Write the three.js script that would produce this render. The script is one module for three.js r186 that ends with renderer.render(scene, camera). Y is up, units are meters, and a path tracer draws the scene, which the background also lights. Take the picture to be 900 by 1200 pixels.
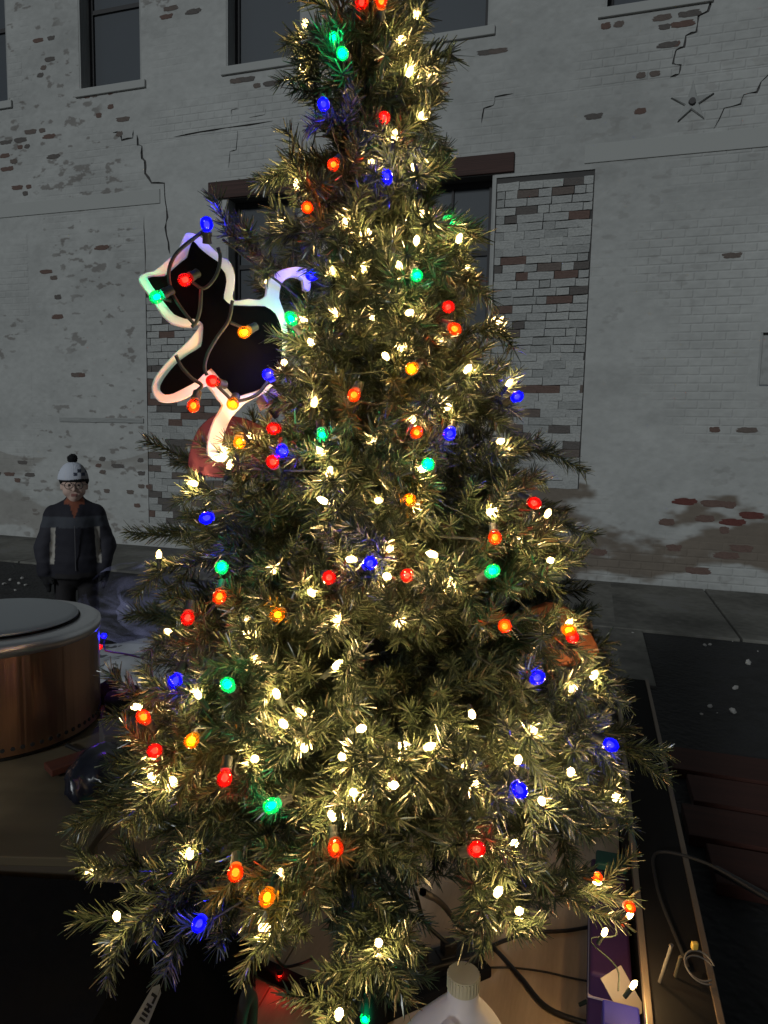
import * as THREE from 'three';
import { mergeGeometries } from 'three/addons/utils/BufferGeometryUtils.js';
import { RoundedBoxGeometry } from 'three/addons/geometries/RoundedBoxGeometry.js';

// ---------- camera, sky, moonlit-street light, exposure ----------
const scene = new THREE.Scene();
const camera = new THREE.PerspectiveCamera(2 * Math.atan(600 / 800) * 180 / Math.PI, 768 / 1024, 0.05, 200);
camera.position.set(0, 1.45, 0);
camera.rotation.set(-6.0 * Math.PI / 180, 0, 1.25 * Math.PI / 180, 'XYZ');
const renderer = new THREE.WebGLRenderer({ antialias: true });
renderer.setSize(768, 1024);
renderer.toneMapping = THREE.LinearToneMapping;
renderer.toneMappingExposure = 1;
renderer.shadowMap.enabled = true;
{
  const w = 64, h = 32, d = new Float32Array(w * h * 4);
  for (let y = 0; y < h; y++) for (let x = 0; x < w; x++) {
    const e = Math.abs(y / (h - 1) - 0.5) * 2, k = 1 - 0.35 * e, i = (y * w + x) * 4;   // town glow low down, darker overhead
    d[i] = 0.050 * k; d[i + 1] = 0.057 * k; d[i + 2] = 0.062 * k; d[i + 3] = 1;
  }
  const sky = new THREE.DataTexture(d, w, h, THREE.RGBAFormat, THREE.FloatType);
  sky.mapping = THREE.EquirectangularReflectionMapping; sky.magFilter = THREE.LinearFilter; sky.needsUpdate = true;
  scene.background = sky; scene.environment = sky;
}
const sun = new THREE.DirectionalLight(new THREE.Color(0.92, 0.98, 1.0), 0.80);
sun.position.set(-7, 6.2, 8.5); sun.target.position.set(0, 1, -3);
sun.castShadow = true; sun.shadow.radius = 14; sun.shadow.mapSize.set(2048, 2048);
sun.shadow.camera.left = -14; sun.shadow.camera.right = 14; sun.shadow.camera.top = 12; sun.shadow.camera.bottom = -10; sun.shadow.camera.far = 40;
scene.add(sun, sun.target);

// ---------- helpers ----------
function rngOf(seed) { let a = seed >>> 0; return () => { a = (a + 0x6D2B79F5) | 0; let t = Math.imul(a ^ (a >>> 15), 1 | a); t = (t + Math.imul(t ^ (t >>> 7), 61 | t)) ^ t; return ((t ^ (t >>> 14)) >>> 0) / 4294967296; }; }
const rnd = rngOf(11);
const V = (x, y, z) => new THREE.Vector3(x, y, z);
const lerp = (a, b, t) => a + (b - a) * t, clamp = (x, a, b) => Math.min(b, Math.max(a, x));
const smooth = (a, b, x) => { const t = clamp((x - a) / (b - a), 0, 1); return t * t * (3 - 2 * t); };
const taken = new Map();
function numbered(n) { const k = taken.get(n) ?? 0; taken.set(n, k + 1); return k ? n + '_' + String(k).padStart(3, '0') : n; }
const lit = (m) => { m.castShadow = true; m.receiveShadow = true; return m; };
function describe(o, label, category, group, kind) { if (label) o.userData.label = label; if (category) o.userData.category = category; if (group) o.userData.group = group; if (kind) o.userData.kind = kind; return o; }
function thing(name, label, category, pos = [0, 0, 0], turn = 0, group) {
  const g = new THREE.Group(); g.name = numbered(name); g.position.set(...pos); g.rotation.y = turn; scene.add(g);
  return describe(g, label, category, group);
}
function part(parent, name, geo, mat, label) { const m = lit(new THREE.Mesh(geo, mat)); m.name = name; parent.add(m); if (label) m.userData.label = label; return m; }
function solo(name, geo, mat, label, category, group, kind) { const m = lit(new THREE.Mesh(geo, mat)); m.name = numbered(name); scene.add(m); return describe(m, label, category, group, kind); }
function structure(name, geo, mat, label) { const m = lit(new THREE.Mesh(geo, mat)); m.name = name; scene.add(m); return describe(m, label, undefined, undefined, 'structure'); }
const rgb = (r, g, b) => new THREE.Color().setRGB(r, g, b);
const mat = (r, g, b, rough = 0.8, extra = {}) => new THREE.MeshStandardMaterial({ color: rgb(r, g, b), roughness: rough, ...extra });
const box = (x0, x1, y0, y1, z0, z1) => new THREE.BoxGeometry(x1 - x0, y1 - y0, z1 - z0).translate((x0 + x1) / 2, (y0 + y1) / 2, (z0 + z1) / 2);
const rbox = (x0, x1, y0, y1, z0, z1, r = 0.006, s = 2) => new RoundedBoxGeometry(x1 - x0, y1 - y0, z1 - z0, s, r).translate((x0 + x1) / 2, (y0 + y1) / 2, (z0 + z1) / 2);
const cable = (pts, r = 0.003, n = 0, sides = 6) => { const c = new THREE.CatmullRomCurve3(pts.map((p) => p.isVector3 ? p : V(...p)), false, 'centripetal'); return new THREE.TubeGeometry(c, n || Math.max(8, pts.length * 5), r, sides); };
const plain = (g) => { const q = g.index ? g.toNonIndexed() : g; for (const k of Object.keys(q.attributes)) if (!['position', 'normal', 'uv'].includes(k)) q.deleteAttribute(k); return q; };
const merge = (list) => mergeGeometries(list.map(plain));
// value noise
const hash2 = (x, y, s) => { let h = Math.imul(x, 374761393) ^ Math.imul(y, 668265263) ^ Math.imul(s, 1274126177); h = Math.imul(h ^ (h >>> 13), 1274126177); return ((h ^ (h >>> 16)) >>> 0) / 4294967296; };
function vnoise(x, y, s = 1) { const i = Math.floor(x), j = Math.floor(y), u = x - i, v = y - j, a = u * u * (3 - 2 * u), b = v * v * (3 - 2 * v); return lerp(lerp(hash2(i, j, s), hash2(i + 1, j, s), a), lerp(hash2(i, j + 1, s), hash2(i + 1, j + 1, s), a), b); }
function fbm(x, y, s = 1, o = 4) { let r = 0, a = 0.5, t = 0; for (let k = 0; k < o; k++) { r += a * vnoise(x, y, s + k * 17); t += a; a *= 0.5; x *= 2.03; y *= 2.03; } return r / t; }
function texture(w, h, fn, srgb = true) {
  const d = new Uint8Array(w * h * 4);
  for (let y = 0; y < h; y++) for (let x = 0; x < w; x++) { const c = fn(x / w, y / h), i = (y * w + x) * 4; d[i] = clamp(c[0], 0, 1) * 255; d[i + 1] = clamp(c[1], 0, 1) * 255; d[i + 2] = clamp(c[2], 0, 1) * 255; d[i + 3] = 255; }
  const t = new THREE.DataTexture(d, w, h, THREE.RGBAFormat); t.wrapS = t.wrapT = THREE.RepeatWrapping; t.magFilter = THREE.LinearFilter; t.minFilter = THREE.LinearMipmapLinearFilter; t.generateMipmaps = true;
  if (srgb) t.colorSpace = THREE.SRGBColorSpace; t.needsUpdate = true; return t;
}
const s1 = (c) => c <= 0.0031308 ? c * 12.92 : 1.055 * Math.pow(c, 1 / 2.4) - 0.055;
const lin = (r, g, b) => [s1(r), s1(g), s1(b)];
// closed surface round a distance field (surface nets)
function fieldMesh(fn, lo, hi, cell, colour) {
  const nx = Math.ceil((hi[0] - lo[0]) / cell) + 1, ny = Math.ceil((hi[1] - lo[1]) / cell) + 1, nz = Math.ceil((hi[2] - lo[2]) / cell) + 1;
  const f = new Float32Array(nx * ny * nz), at = (i, j, k) => (k * ny + j) * nx + i;
  for (let k = 0; k < nz; k++) for (let j = 0; j < ny; j++) for (let i = 0; i < nx; i++) f[at(i, j, k)] = fn(lo[0] + i * cell, lo[1] + j * cell, lo[2] + k * cell);
  const id = new Int32Array(nx * ny * nz).fill(-1), pos = [], col = [], idx = [];
  for (let k = 0; k < nz - 1; k++) for (let j = 0; j < ny - 1; j++) for (let i = 0; i < nx - 1; i++) {
    let n = 0, sx = 0, sy = 0, sz = 0;
    for (let e = 0; e < 12; e++) {
      const ax = e >> 2, b = e & 3, o = [0, 0, 0], q = [0, 0, 0]; o[(ax + 1) % 3] = q[(ax + 1) % 3] = b & 1; o[(ax + 2) % 3] = q[(ax + 2) % 3] = b >> 1; q[ax] = 1;
      const a = f[at(i + o[0], j + o[1], k + o[2])], c = f[at(i + q[0], j + q[1], k + q[2])];
      if ((a < 0) !== (c < 0)) { const t = a / (a - c); sx += i + lerp(o[0], q[0], t); sy += j + lerp(o[1], q[1], t); sz += k + lerp(o[2], q[2], t); n++; }
    }
    if (n) { id[at(i, j, k)] = pos.length / 3; const x = lo[0] + sx / n * cell, y = lo[1] + sy / n * cell, z = lo[2] + sz / n * cell; pos.push(x, y, z); if (colour) col.push(...colour(x, y, z)); }
  }
  const quad = (a, b, c, d, flip) => flip ? idx.push(a, c, b, a, d, c) : idx.push(a, b, c, a, c, d);
  for (let k = 1; k < nz - 1; k++) for (let j = 1; j < ny - 1; j++) for (let i = 1; i < nx - 1; i++) {
    const a = f[at(i, j, k)] < 0;
    if (a !== (f[at(i + 1, j, k)] < 0)) quad(id[at(i, j - 1, k - 1)], id[at(i, j, k - 1)], id[at(i, j, k)], id[at(i, j - 1, k)], !a);
    if (a !== (f[at(i, j + 1, k)] < 0)) quad(id[at(i - 1, j, k - 1)], id[at(i - 1, j, k)], id[at(i, j, k)], id[at(i, j, k - 1)], !a);
    if (a !== (f[at(i, j, k + 1)] < 0)) quad(id[at(i - 1, j - 1, k)], id[at(i, j - 1, k)], id[at(i, j, k)], id[at(i - 1, j, k)], !a);
  }
  const g = new THREE.BufferGeometry(); g.setAttribute('position', new THREE.Float32BufferAttribute(pos, 3)); if (colour) g.setAttribute('color', new THREE.Float32BufferAttribute(col, 3));
  g.setIndex(idx); g.computeVertexNormals(); return g;
}
const smin = (a, b, k) => { const h = clamp(0.5 + 0.5 * (b - a) / k, 0, 1); return lerp(b, a, h) - k * h * (1 - h); };
const capsule = (x, y, z, a, b, ra, rb) => { const px = x - a[0], py = y - a[1], pz = z - a[2], bx = b[0] - a[0], by = b[1] - a[1], bz = b[2] - a[2], t = clamp((px * bx + py * by + pz * bz) / (bx * bx + by * by + bz * bz), 0, 1); return Math.hypot(px - bx * t, py - by * t, pz - bz * t) - lerp(ra, rb, t); };
const YAW = 17 * Math.PI / 180, UX = Math.cos(YAW), UZ = Math.sin(YAW);      // the street wall and the trailer stand square to one another, turned 17 degrees
const merge2 = (list) => mergeGeometries(list);

// ---------- measured positions, in metres ----------
const warmBulbs = [[0.034,2.113,-1.144,0],[0.009,2.058,-1.11,0],[0.024,2.008,-1.104,0],[0.055,2.018,-1.134,0],[0.043,1.942,-1.097,0],[0.003,1.901,-1.069,0],[0.035,1.855,-1.068,0],[-0.148,2.044,-1.169,0],[-0.141,2.109,-1.167,1],[-0.166,1.895,-1.169,0],[-0.147,1.842,-1.111,0],[-0.029,1.862,-1.073,1],[-0.067,1.766,-1.039,0],[-0.032,1.748,-1.029,0],[0.039,1.742,-1.04,0],[0.046,1.784,-1.057,0],[-0.179,1.812,-1.164,1],[0.107,1.763,-1.099,0],[0.12,1.716,-1.094,0],[-0.201,1.706,-1.161,1],[-0.083,1.69,-1.023,0],[-0.038,1.699,-1.036,1],[0.015,1.706,-1.04,1],[-0.076,1.629,-1.004,0],[0.03,1.633,-1.005,0],[0.183,1.649,-1.155,0],[-0.121,1.622,-1.02,0],[-0.11,1.587,-1.004,0],[-0.151,1.559,-1.017,0],[0.076,1.598,-1.037,1],[-0.002,1.57,-1.002,1],[0.119,1.557,-1.029,0],[-0.022,1.627,-1.016,1],[0.023,1.584,-1.012,1],[-0.102,1.5,-0.975,0],[-0.088,1.432,-0.943,0],[-0.075,1.405,-0.924,0],[-0.081,1.368,-0.908,0],[-0.007,1.368,-0.933,1],[-0.2,1.452,-1.014,0],[-0.017,1.448,-0.969,1],[-0.246,1.429,-1.052,0],[-0.231,1.408,-1.017,0],[-0.315,1.372,-1.126,0],[-0.149,1.271,-0.918,1],[0.203,1.548,-1.153,0],[0.088,1.499,-0.987,0],[0.172,1.452,-1.03,0],[0.052,1.412,-0.933,0],[0.044,1.365,-0.908,0],[0.147,1.354,-0.943,0],[0.187,1.318,-0.951,0],[0.253,1.342,-1.051,0],[0.039,1.481,-0.989,1],[-0.369,1.253,-1.11,1],[-0.09,1.254,-0.856,0],[-0.055,1.224,-0.837,0],[-0.171,1.197,-0.858,0],[-0.185,1.204,-0.907,1],[-0.167,1.157,-0.882,1],[-0.054,1.173,-0.816,0],[-0.128,1.135,-0.816,0],[-0.236,1.117,-0.854,0],[-0.298,1.083,-0.943,1],[-0.326,1.15,-1.022,1],[0.007,1.31,-0.874,0],[-0.04,1.296,-0.869,0],[0.006,1.277,-0.859,0],[0.065,1.303,-0.881,0],[0.092,1.273,-0.91,1],[0.088,1.267,-0.87,0],[0.022,1.222,-0.837,0],[0.244,1.281,-0.984,0],[0.266,1.195,-0.951,0],[0.306,1.12,-0.951,0],[0.263,1.118,-0.902,0],[0.114,1.116,-0.813,0],[0.195,1.088,-0.835,0],[-0.339,1.073,-0.918,0],[-0.296,1.029,-0.861,0],[-0.296,1.003,-0.854,0],[-0.261,1.009,-0.831,0],[-0.116,1.105,-0.796,0],[-0.089,1.082,-0.782,0],[-0.149,1.064,-0.788,0],[-0.231,0.936,-0.795,0],[-0.099,1.103,-0.836,1],[-0.163,1.079,-0.846,1],[-0.022,1.105,-0.788,0],[-0.043,1.077,-0.773,0],[-0.028,1.038,-0.761,0],[0.017,1.046,-0.766,0],[-0.053,1.011,-0.758,0],[0.029,1.088,-0.782,0],[0.06,1.085,-0.786,0],[0.115,1.04,-0.781,0],[0.106,1.04,-0.826,1],[0.168,0.965,-0.786,0],[0.173,1.058,-0.811,0],[0.25,1.026,-0.848,0],[0.206,1.004,-0.814,0],[0.33,0.964,-0.902,0],[0.314,1.034,-0.909,0],[-0.403,0.832,-0.912,0],[-0.333,0.832,-0.82,0],[-0.114,0.94,-0.751,0],[-0.133,0.868,-0.759,0],[0.005,0.864,-0.743,0],[0.007,0.843,-0.745,0],[-0.037,0.83,-0.679,0],[0.146,0.916,-0.764,0],[0.176,0.88,-0.781,0],[0.385,0.69,-1.12,2],[0.438,0.643,-1.1,2],[0.39,0.626,-1.08,2],[0.42,0.581,-1.02,2],[0.423,0.37,-1.229,2]];
const colourBulbs = [[-0.088,2.031,-1.059,"g"],[-0.073,2.0,-1.043,"g"],[0.039,1.689,-1.015,"g"],[-0.139,1.62,-1.015,"g"],[-0.135,1.612,-1.043,"g"],[-0.087,1.457,-0.942,"g"],[-0.215,1.275,-0.899,"g"],[-0.12,1.027,-0.752,"g"],[-0.187,1.144,-0.816,"g"],[0.142,1.281,-0.883,"g"],[0.059,1.418,-0.926,"g"],[-0.016,0.379,-1.166,"g"],[0.09,1.794,-1.11,"g"],[-0.05,2.079,-1.064,"r"],[-0.013,1.933,-1.084,"r"],[0.086,1.646,-1.022,"r"],[-0.154,1.415,-0.942,"r"],[-0.068,1.277,-0.847,"r"],[0.216,1.365,-0.993,"r"],[-0.26,1.21,-0.896,"r"],[-0.182,1.05,-0.774,"r"],[0.114,0.98,-0.747,"r"],[0.261,1.188,-0.914,"r"],[-0.156,1.463,-0.971,"r"],[0.032,1.272,-0.886,"r"],[-0.282,1.053,-0.827,"r"],[-0.02,2.082,-1.064,"o"],[-0.085,1.856,-1.06,"o"],[-0.125,1.793,-1.062,"o"],[0.095,1.615,-1.019,"o"],[-0.044,1.513,-0.952,"o"],[0.036,1.552,-0.972,"a"],[0.043,1.461,-0.978,"o"],[0.15,1.325,-0.912,"o"],[0.158,1.216,-0.856,"o"],[-0.047,0.991,-0.732,"o"],[-0.308,1.08,-0.862,"o"],[-0.229,1.079,-0.806,"a"],[-0.128,1.23,-0.838,"a"],[-0.213,1.244,-0.879,"o"],[-0.163,0.95,-0.744,"o"],[-0.123,0.931,-0.73,"a"],[0.034,1.372,-0.893,"a"],[0.255,1.197,-0.915,"a"],[-0.099,1.925,-1.027,"b"],[-0.006,1.83,-1.041,"b"],[-0.143,1.434,-0.948,"b"],[-0.018,1.294,-0.848,"b"],[0.199,1.152,-0.845,"b"],[0.167,1.041,-0.777,"b"],[0.306,1.054,-0.875,"b"],[-0.248,1.336,-0.961,"b"],[0.09,1.463,-0.959,"b"],[0.208,1.523,-1.114,"b"],[-0.265,1.136,-0.86,"b"],[-0.224,0.831,-0.816,"b"],[-0.259,1.744,-1.0,"b"],[-0.32,1.643,-0.976,"g"],[-0.285,1.67,-0.99,"r"],[-0.208,1.604,-1.021,"a"],[-0.25,1.529,-1.004,"r"],[-0.277,1.496,-0.993,"o"],[-0.225,1.5,-1.014,"a"],[-0.175,1.541,-1.034,"b"],[-0.217,1.445,-1.017,"a"],[-0.113,1.695,-1.059,"b"],[0.382,0.702,-1.12,"o"],[0.435,0.661,-1.1,"o"],[-0.192,0.36,-1.288,"r"]];
const farBulbs = [[-0.847,0.813,-2.0,"r"],[-0.841,0.841,-2.02,"b"]];
const catOuter = [[0.063,1.74],[0.068,1.742],[0.074,1.742],[0.084,1.738],[0.094,1.73],[0.105,1.721],[0.114,1.713],[0.123,1.711],[0.13,1.701],[0.133,1.687],[0.132,1.673],[0.129,1.66],[0.133,1.652],[0.154,1.657],[0.171,1.657],[0.182,1.666],[0.184,1.684],[0.192,1.698],[0.209,1.707],[0.227,1.712],[0.243,1.711],[0.251,1.702],[0.249,1.681],[0.241,1.682],[0.239,1.696],[0.225,1.7],[0.213,1.696],[0.203,1.684],[0.2,1.663],[0.208,1.643],[0.214,1.613],[0.212,1.582],[0.202,1.546],[0.18,1.52],[0.15,1.504],[0.137,1.491],[0.128,1.481],[0.119,1.462],[0.112,1.439],[0.113,1.427],[0.123,1.42],[0.116,1.413],[0.104,1.414],[0.095,1.422],[0.093,1.432],[0.096,1.453],[0.104,1.475],[0.116,1.497],[0.109,1.507],[0.093,1.527],[0.076,1.516],[0.061,1.506],[0.048,1.501],[0.035,1.499],[0.024,1.501],[0.017,1.509],[0.015,1.52],[0.019,1.533],[0.03,1.549],[0.047,1.569],[0.065,1.587],[0.077,1.602],[0.084,1.613],[0.077,1.615],[0.072,1.611],[0.057,1.611],[0.043,1.614],[0.032,1.623],[0.024,1.634],[0.017,1.646],[0.008,1.657],[0.001,1.666],[-0.001,1.672],[0.002,1.676],[0.009,1.68],[0.02,1.684],[0.03,1.693],[0.041,1.704],[0.048,1.708],[0.054,1.718],[0.059,1.731]];
const catInner = [[0.073,1.731],[0.081,1.723],[0.092,1.715],[0.104,1.708],[0.109,1.705],[0.111,1.699],[0.118,1.691],[0.12,1.679],[0.118,1.667],[0.116,1.654],[0.126,1.646],[0.131,1.645],[0.154,1.646],[0.178,1.648],[0.194,1.639],[0.203,1.619],[0.205,1.592],[0.202,1.564],[0.194,1.541],[0.175,1.526],[0.143,1.514],[0.132,1.513],[0.119,1.527],[0.109,1.54],[0.098,1.552],[0.091,1.545],[0.086,1.542],[0.076,1.531],[0.061,1.522],[0.043,1.512],[0.032,1.51],[0.026,1.515],[0.026,1.522],[0.031,1.532],[0.041,1.546],[0.052,1.558],[0.067,1.57],[0.084,1.582],[0.087,1.603],[0.087,1.615],[0.081,1.62],[0.073,1.622],[0.061,1.621],[0.046,1.626],[0.037,1.636],[0.028,1.647],[0.019,1.659],[0.011,1.672],[0.02,1.675],[0.033,1.677],[0.044,1.687],[0.056,1.699],[0.065,1.707],[0.068,1.718]];
const CAT_AT = [-0.354,0,-1.0];
const orangeCut = [[0.252,1.205],[0.272,1.204],[0.292,1.194],[0.31,1.176],[0.323,1.157],[0.335,1.134],[0.323,1.12],[0.299,1.111],[0.27,1.108],[0.231,1.1],[0.203,1.133],[0.214,1.185]];
const maroonCut = [[-0.274,1.487],[-0.294,1.481],[-0.314,1.462],[-0.326,1.434],[-0.332,1.401],[-0.312,1.387],[-0.262,1.381],[-0.219,1.411],[-0.205,1.468]];
const catCables = [[[-0.261,1.743,-1.005],[-0.301,1.701,-0.989],[-0.309,1.676,-0.986],[-0.304,1.648,-0.988],[-0.288,1.622,-0.994],[-0.277,1.609,-0.999]],[[-0.28,1.668,-0.998],[-0.265,1.66,-1.003],[-0.248,1.681,-1.01],[-0.243,1.708,-1.012],[-0.246,1.719,-1.011]],[[-0.268,1.658,-1.002],[-0.27,1.628,-1.001],[-0.275,1.612,-1.0],[-0.28,1.605,-0.997]],[[-0.227,1.647,-1.019],[-0.232,1.619,-1.017],[-0.247,1.594,-1.011],[-0.26,1.568,-1.005],[-0.264,1.547,-1.004],[-0.261,1.538,-1.005]],[[-0.301,1.564,-0.989],[-0.295,1.55,-0.991],[-0.281,1.533,-0.997],[-0.268,1.523,-1.002],[-0.275,1.513,-0.999],[-0.276,1.503,-0.999]],[[-0.25,1.526,-1.009],[-0.236,1.512,-1.015],[-0.225,1.503,-1.019],[-0.195,1.513,-1.032],[-0.176,1.537,-1.039]],[[-0.322,1.641,-0.981],[-0.306,1.639,-0.987]],[[-0.23,1.616,-1.018],[-0.209,1.608,-1.026]]];
const customTips = [[0.486,0.894,-1.12,0.92],[-0.427,0.849,-0.92,0.92],[-0.353,0.732,-0.86,0.9],[-0.528,1.003,-1.35,1.12],[0.313,1.412,-1.25,1.38],[-0.4,1.367,-1.3,1.4],[-0.423,1.225,-1.3,1.28],[-0.227,1.857,-1.2,1.92],[-0.201,1.758,-1.15,1.8],[0.136,1.785,-1.15,1.78],[-0.46,0.837,-1.1,0.95],[0.334,1.31,-1.25,1.32],[0.044,0.579,-1.02,0.66],[-0.06,0.489,-1.05,0.62],[-0.24,0.725,-0.92,0.86],[0.261,0.748,-0.95,0.84],[0.435,0.974,-1.2,1.06],[0.209,1.559,-1.2,1.52],[-0.143,2.031,-1.15,2.1],[0.438,0.593,-1.1,0.66]];
const P_RIBBON = [-0.167,1.502,-1.031];
const P_RIBBON2 = [-0.041,1.024,-0.824];
const P_RIBBON3 = [0.012,1.031,-0.825];
const P_TAG = [0.434,0.5,-1.095];
const CORD1 = [[0.062,0.859,-0.843],[0.132,0.56,-1.229],[0.195,0.4,-1.375],[0.258,0.337,-1.411],[0.307,0.337,-1.322],[0.344,0.337,-1.247],[0.402,0.337,-1.215],[0.497,0.337,-1.202]];
const CORD2 = [[0.046,0.853,-0.887],[0.086,0.5,-1.341],[0.105,0.44,-1.345],[0.137,0.41,-1.34],[0.163,0.395,-1.33]];
const CORD3 = [[0.239,0.337,-1.397],[0.289,0.337,-1.425],[0.352,0.337,-1.451],[0.453,0.337,-1.465],[0.562,0.337,-1.496]];
const CORD4 = [[0.149,0.335,-1.348],[0.222,0.335,-1.348],[0.295,0.335,-1.35],[0.365,0.335,-1.34],[0.416,0.335,-1.325],[0.466,0.335,-1.313]];
const CORD5 = [[-0.19,0.55,-1.167],[-0.193,0.45,-1.228],[-0.176,0.4,-1.261],[-0.15,0.41,-1.256],[-0.121,0.45,-1.221]];
const PEBBLES = [[1.94,0.02,-5.139],[2.373,0.02,-4.882],[2.48,0.02,-4.481],[2.145,0.02,-3.995],[1.944,0.02,-3.628],[1.85,0.02,-3.696],[-3.604,0.02,-6.393],[-3.655,0.02,-6.589],[-3.493,0.02,-6.444],[-3.392,0.02,-6.376],[-3.369,0.02,-6.153],[-3.586,0.02,-6.681],[-2.043,0.02,-5.507]];

// ---------- ground ----------
{
  const asphalt = mat(0.030, 0.030, 0.031, 0.95);
  asphalt.map = texture(512, 512, (u, v) => { const n = fbm(u * 40, v * 40, 3, 3), p = fbm(u * 4, v * 4, 9, 3); const k = 0.55 + 0.5 * n + 0.45 * p; return [k, k, k * 0.98]; }); asphalt.map.repeat.set(40, 40);
  asphalt.bumpMap = texture(256, 256, (u, v) => { const n = fbm(u * 60, v * 60, 5, 2); return [n, n, n]; }, false); asphalt.bumpMap.repeat.set(90, 90); asphalt.bumpScale = 0.01;
  structure('ground', new THREE.PlaneGeometry(120, 120).rotateX(-Math.PI / 2), asphalt, 'dark asphalt lot in front of the painted brick building');
  const concrete = mat(0.20, 0.195, 0.185, 0.9);
  concrete.map = texture(512, 512, (u, v) => { const n = fbm(u * 50, v * 50, 13, 3), p = fbm(u * 5, v * 5, 19, 4); const k = 0.5 + 0.25 * n + 0.5 * p; return [k, k, k * 0.97]; }); concrete.map.repeat.set(0.4, 0.4);
  const side = new THREE.Group(); side.name = 'sidewalk'; side.position.set(0.014, 0, -7.822); side.rotation.y = -YAW; scene.add(side); describe(side, 'worn grey concrete sidewalk along the foot of the building', undefined, undefined, 'structure');
  for (let i = 0; i < 12; i++) { const g = rbox(-11 + i * 1.8 + 0.008, -11 + (i + 1) * 1.8 - 0.008, -0.05, 0.02 + 0.006 * hash2(i, 3, 1), 0.02, i > 6 ? 1.9 : 1.5, 0.01, 2); const q = g.attributes.position, uv = g.attributes.uv; for (let k = 0; k < q.count; k++) uv.setXY(k, q.getX(k), q.getZ(k) + q.getY(k)); part(side, 'slab', g, concrete); }
  // apron slab reaching out towards the trailer
  { const g = rbox(1.3, 2.7, -0.05, 0.018, 1.91, 3.2, 0.01, 2); const q = g.attributes.position, uv = g.attributes.uv; for (let k = 0; k < q.count; k++) uv.setXY(k, q.getX(k), q.getZ(k)); part(side, 'slab', g, concrete); }
}

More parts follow.
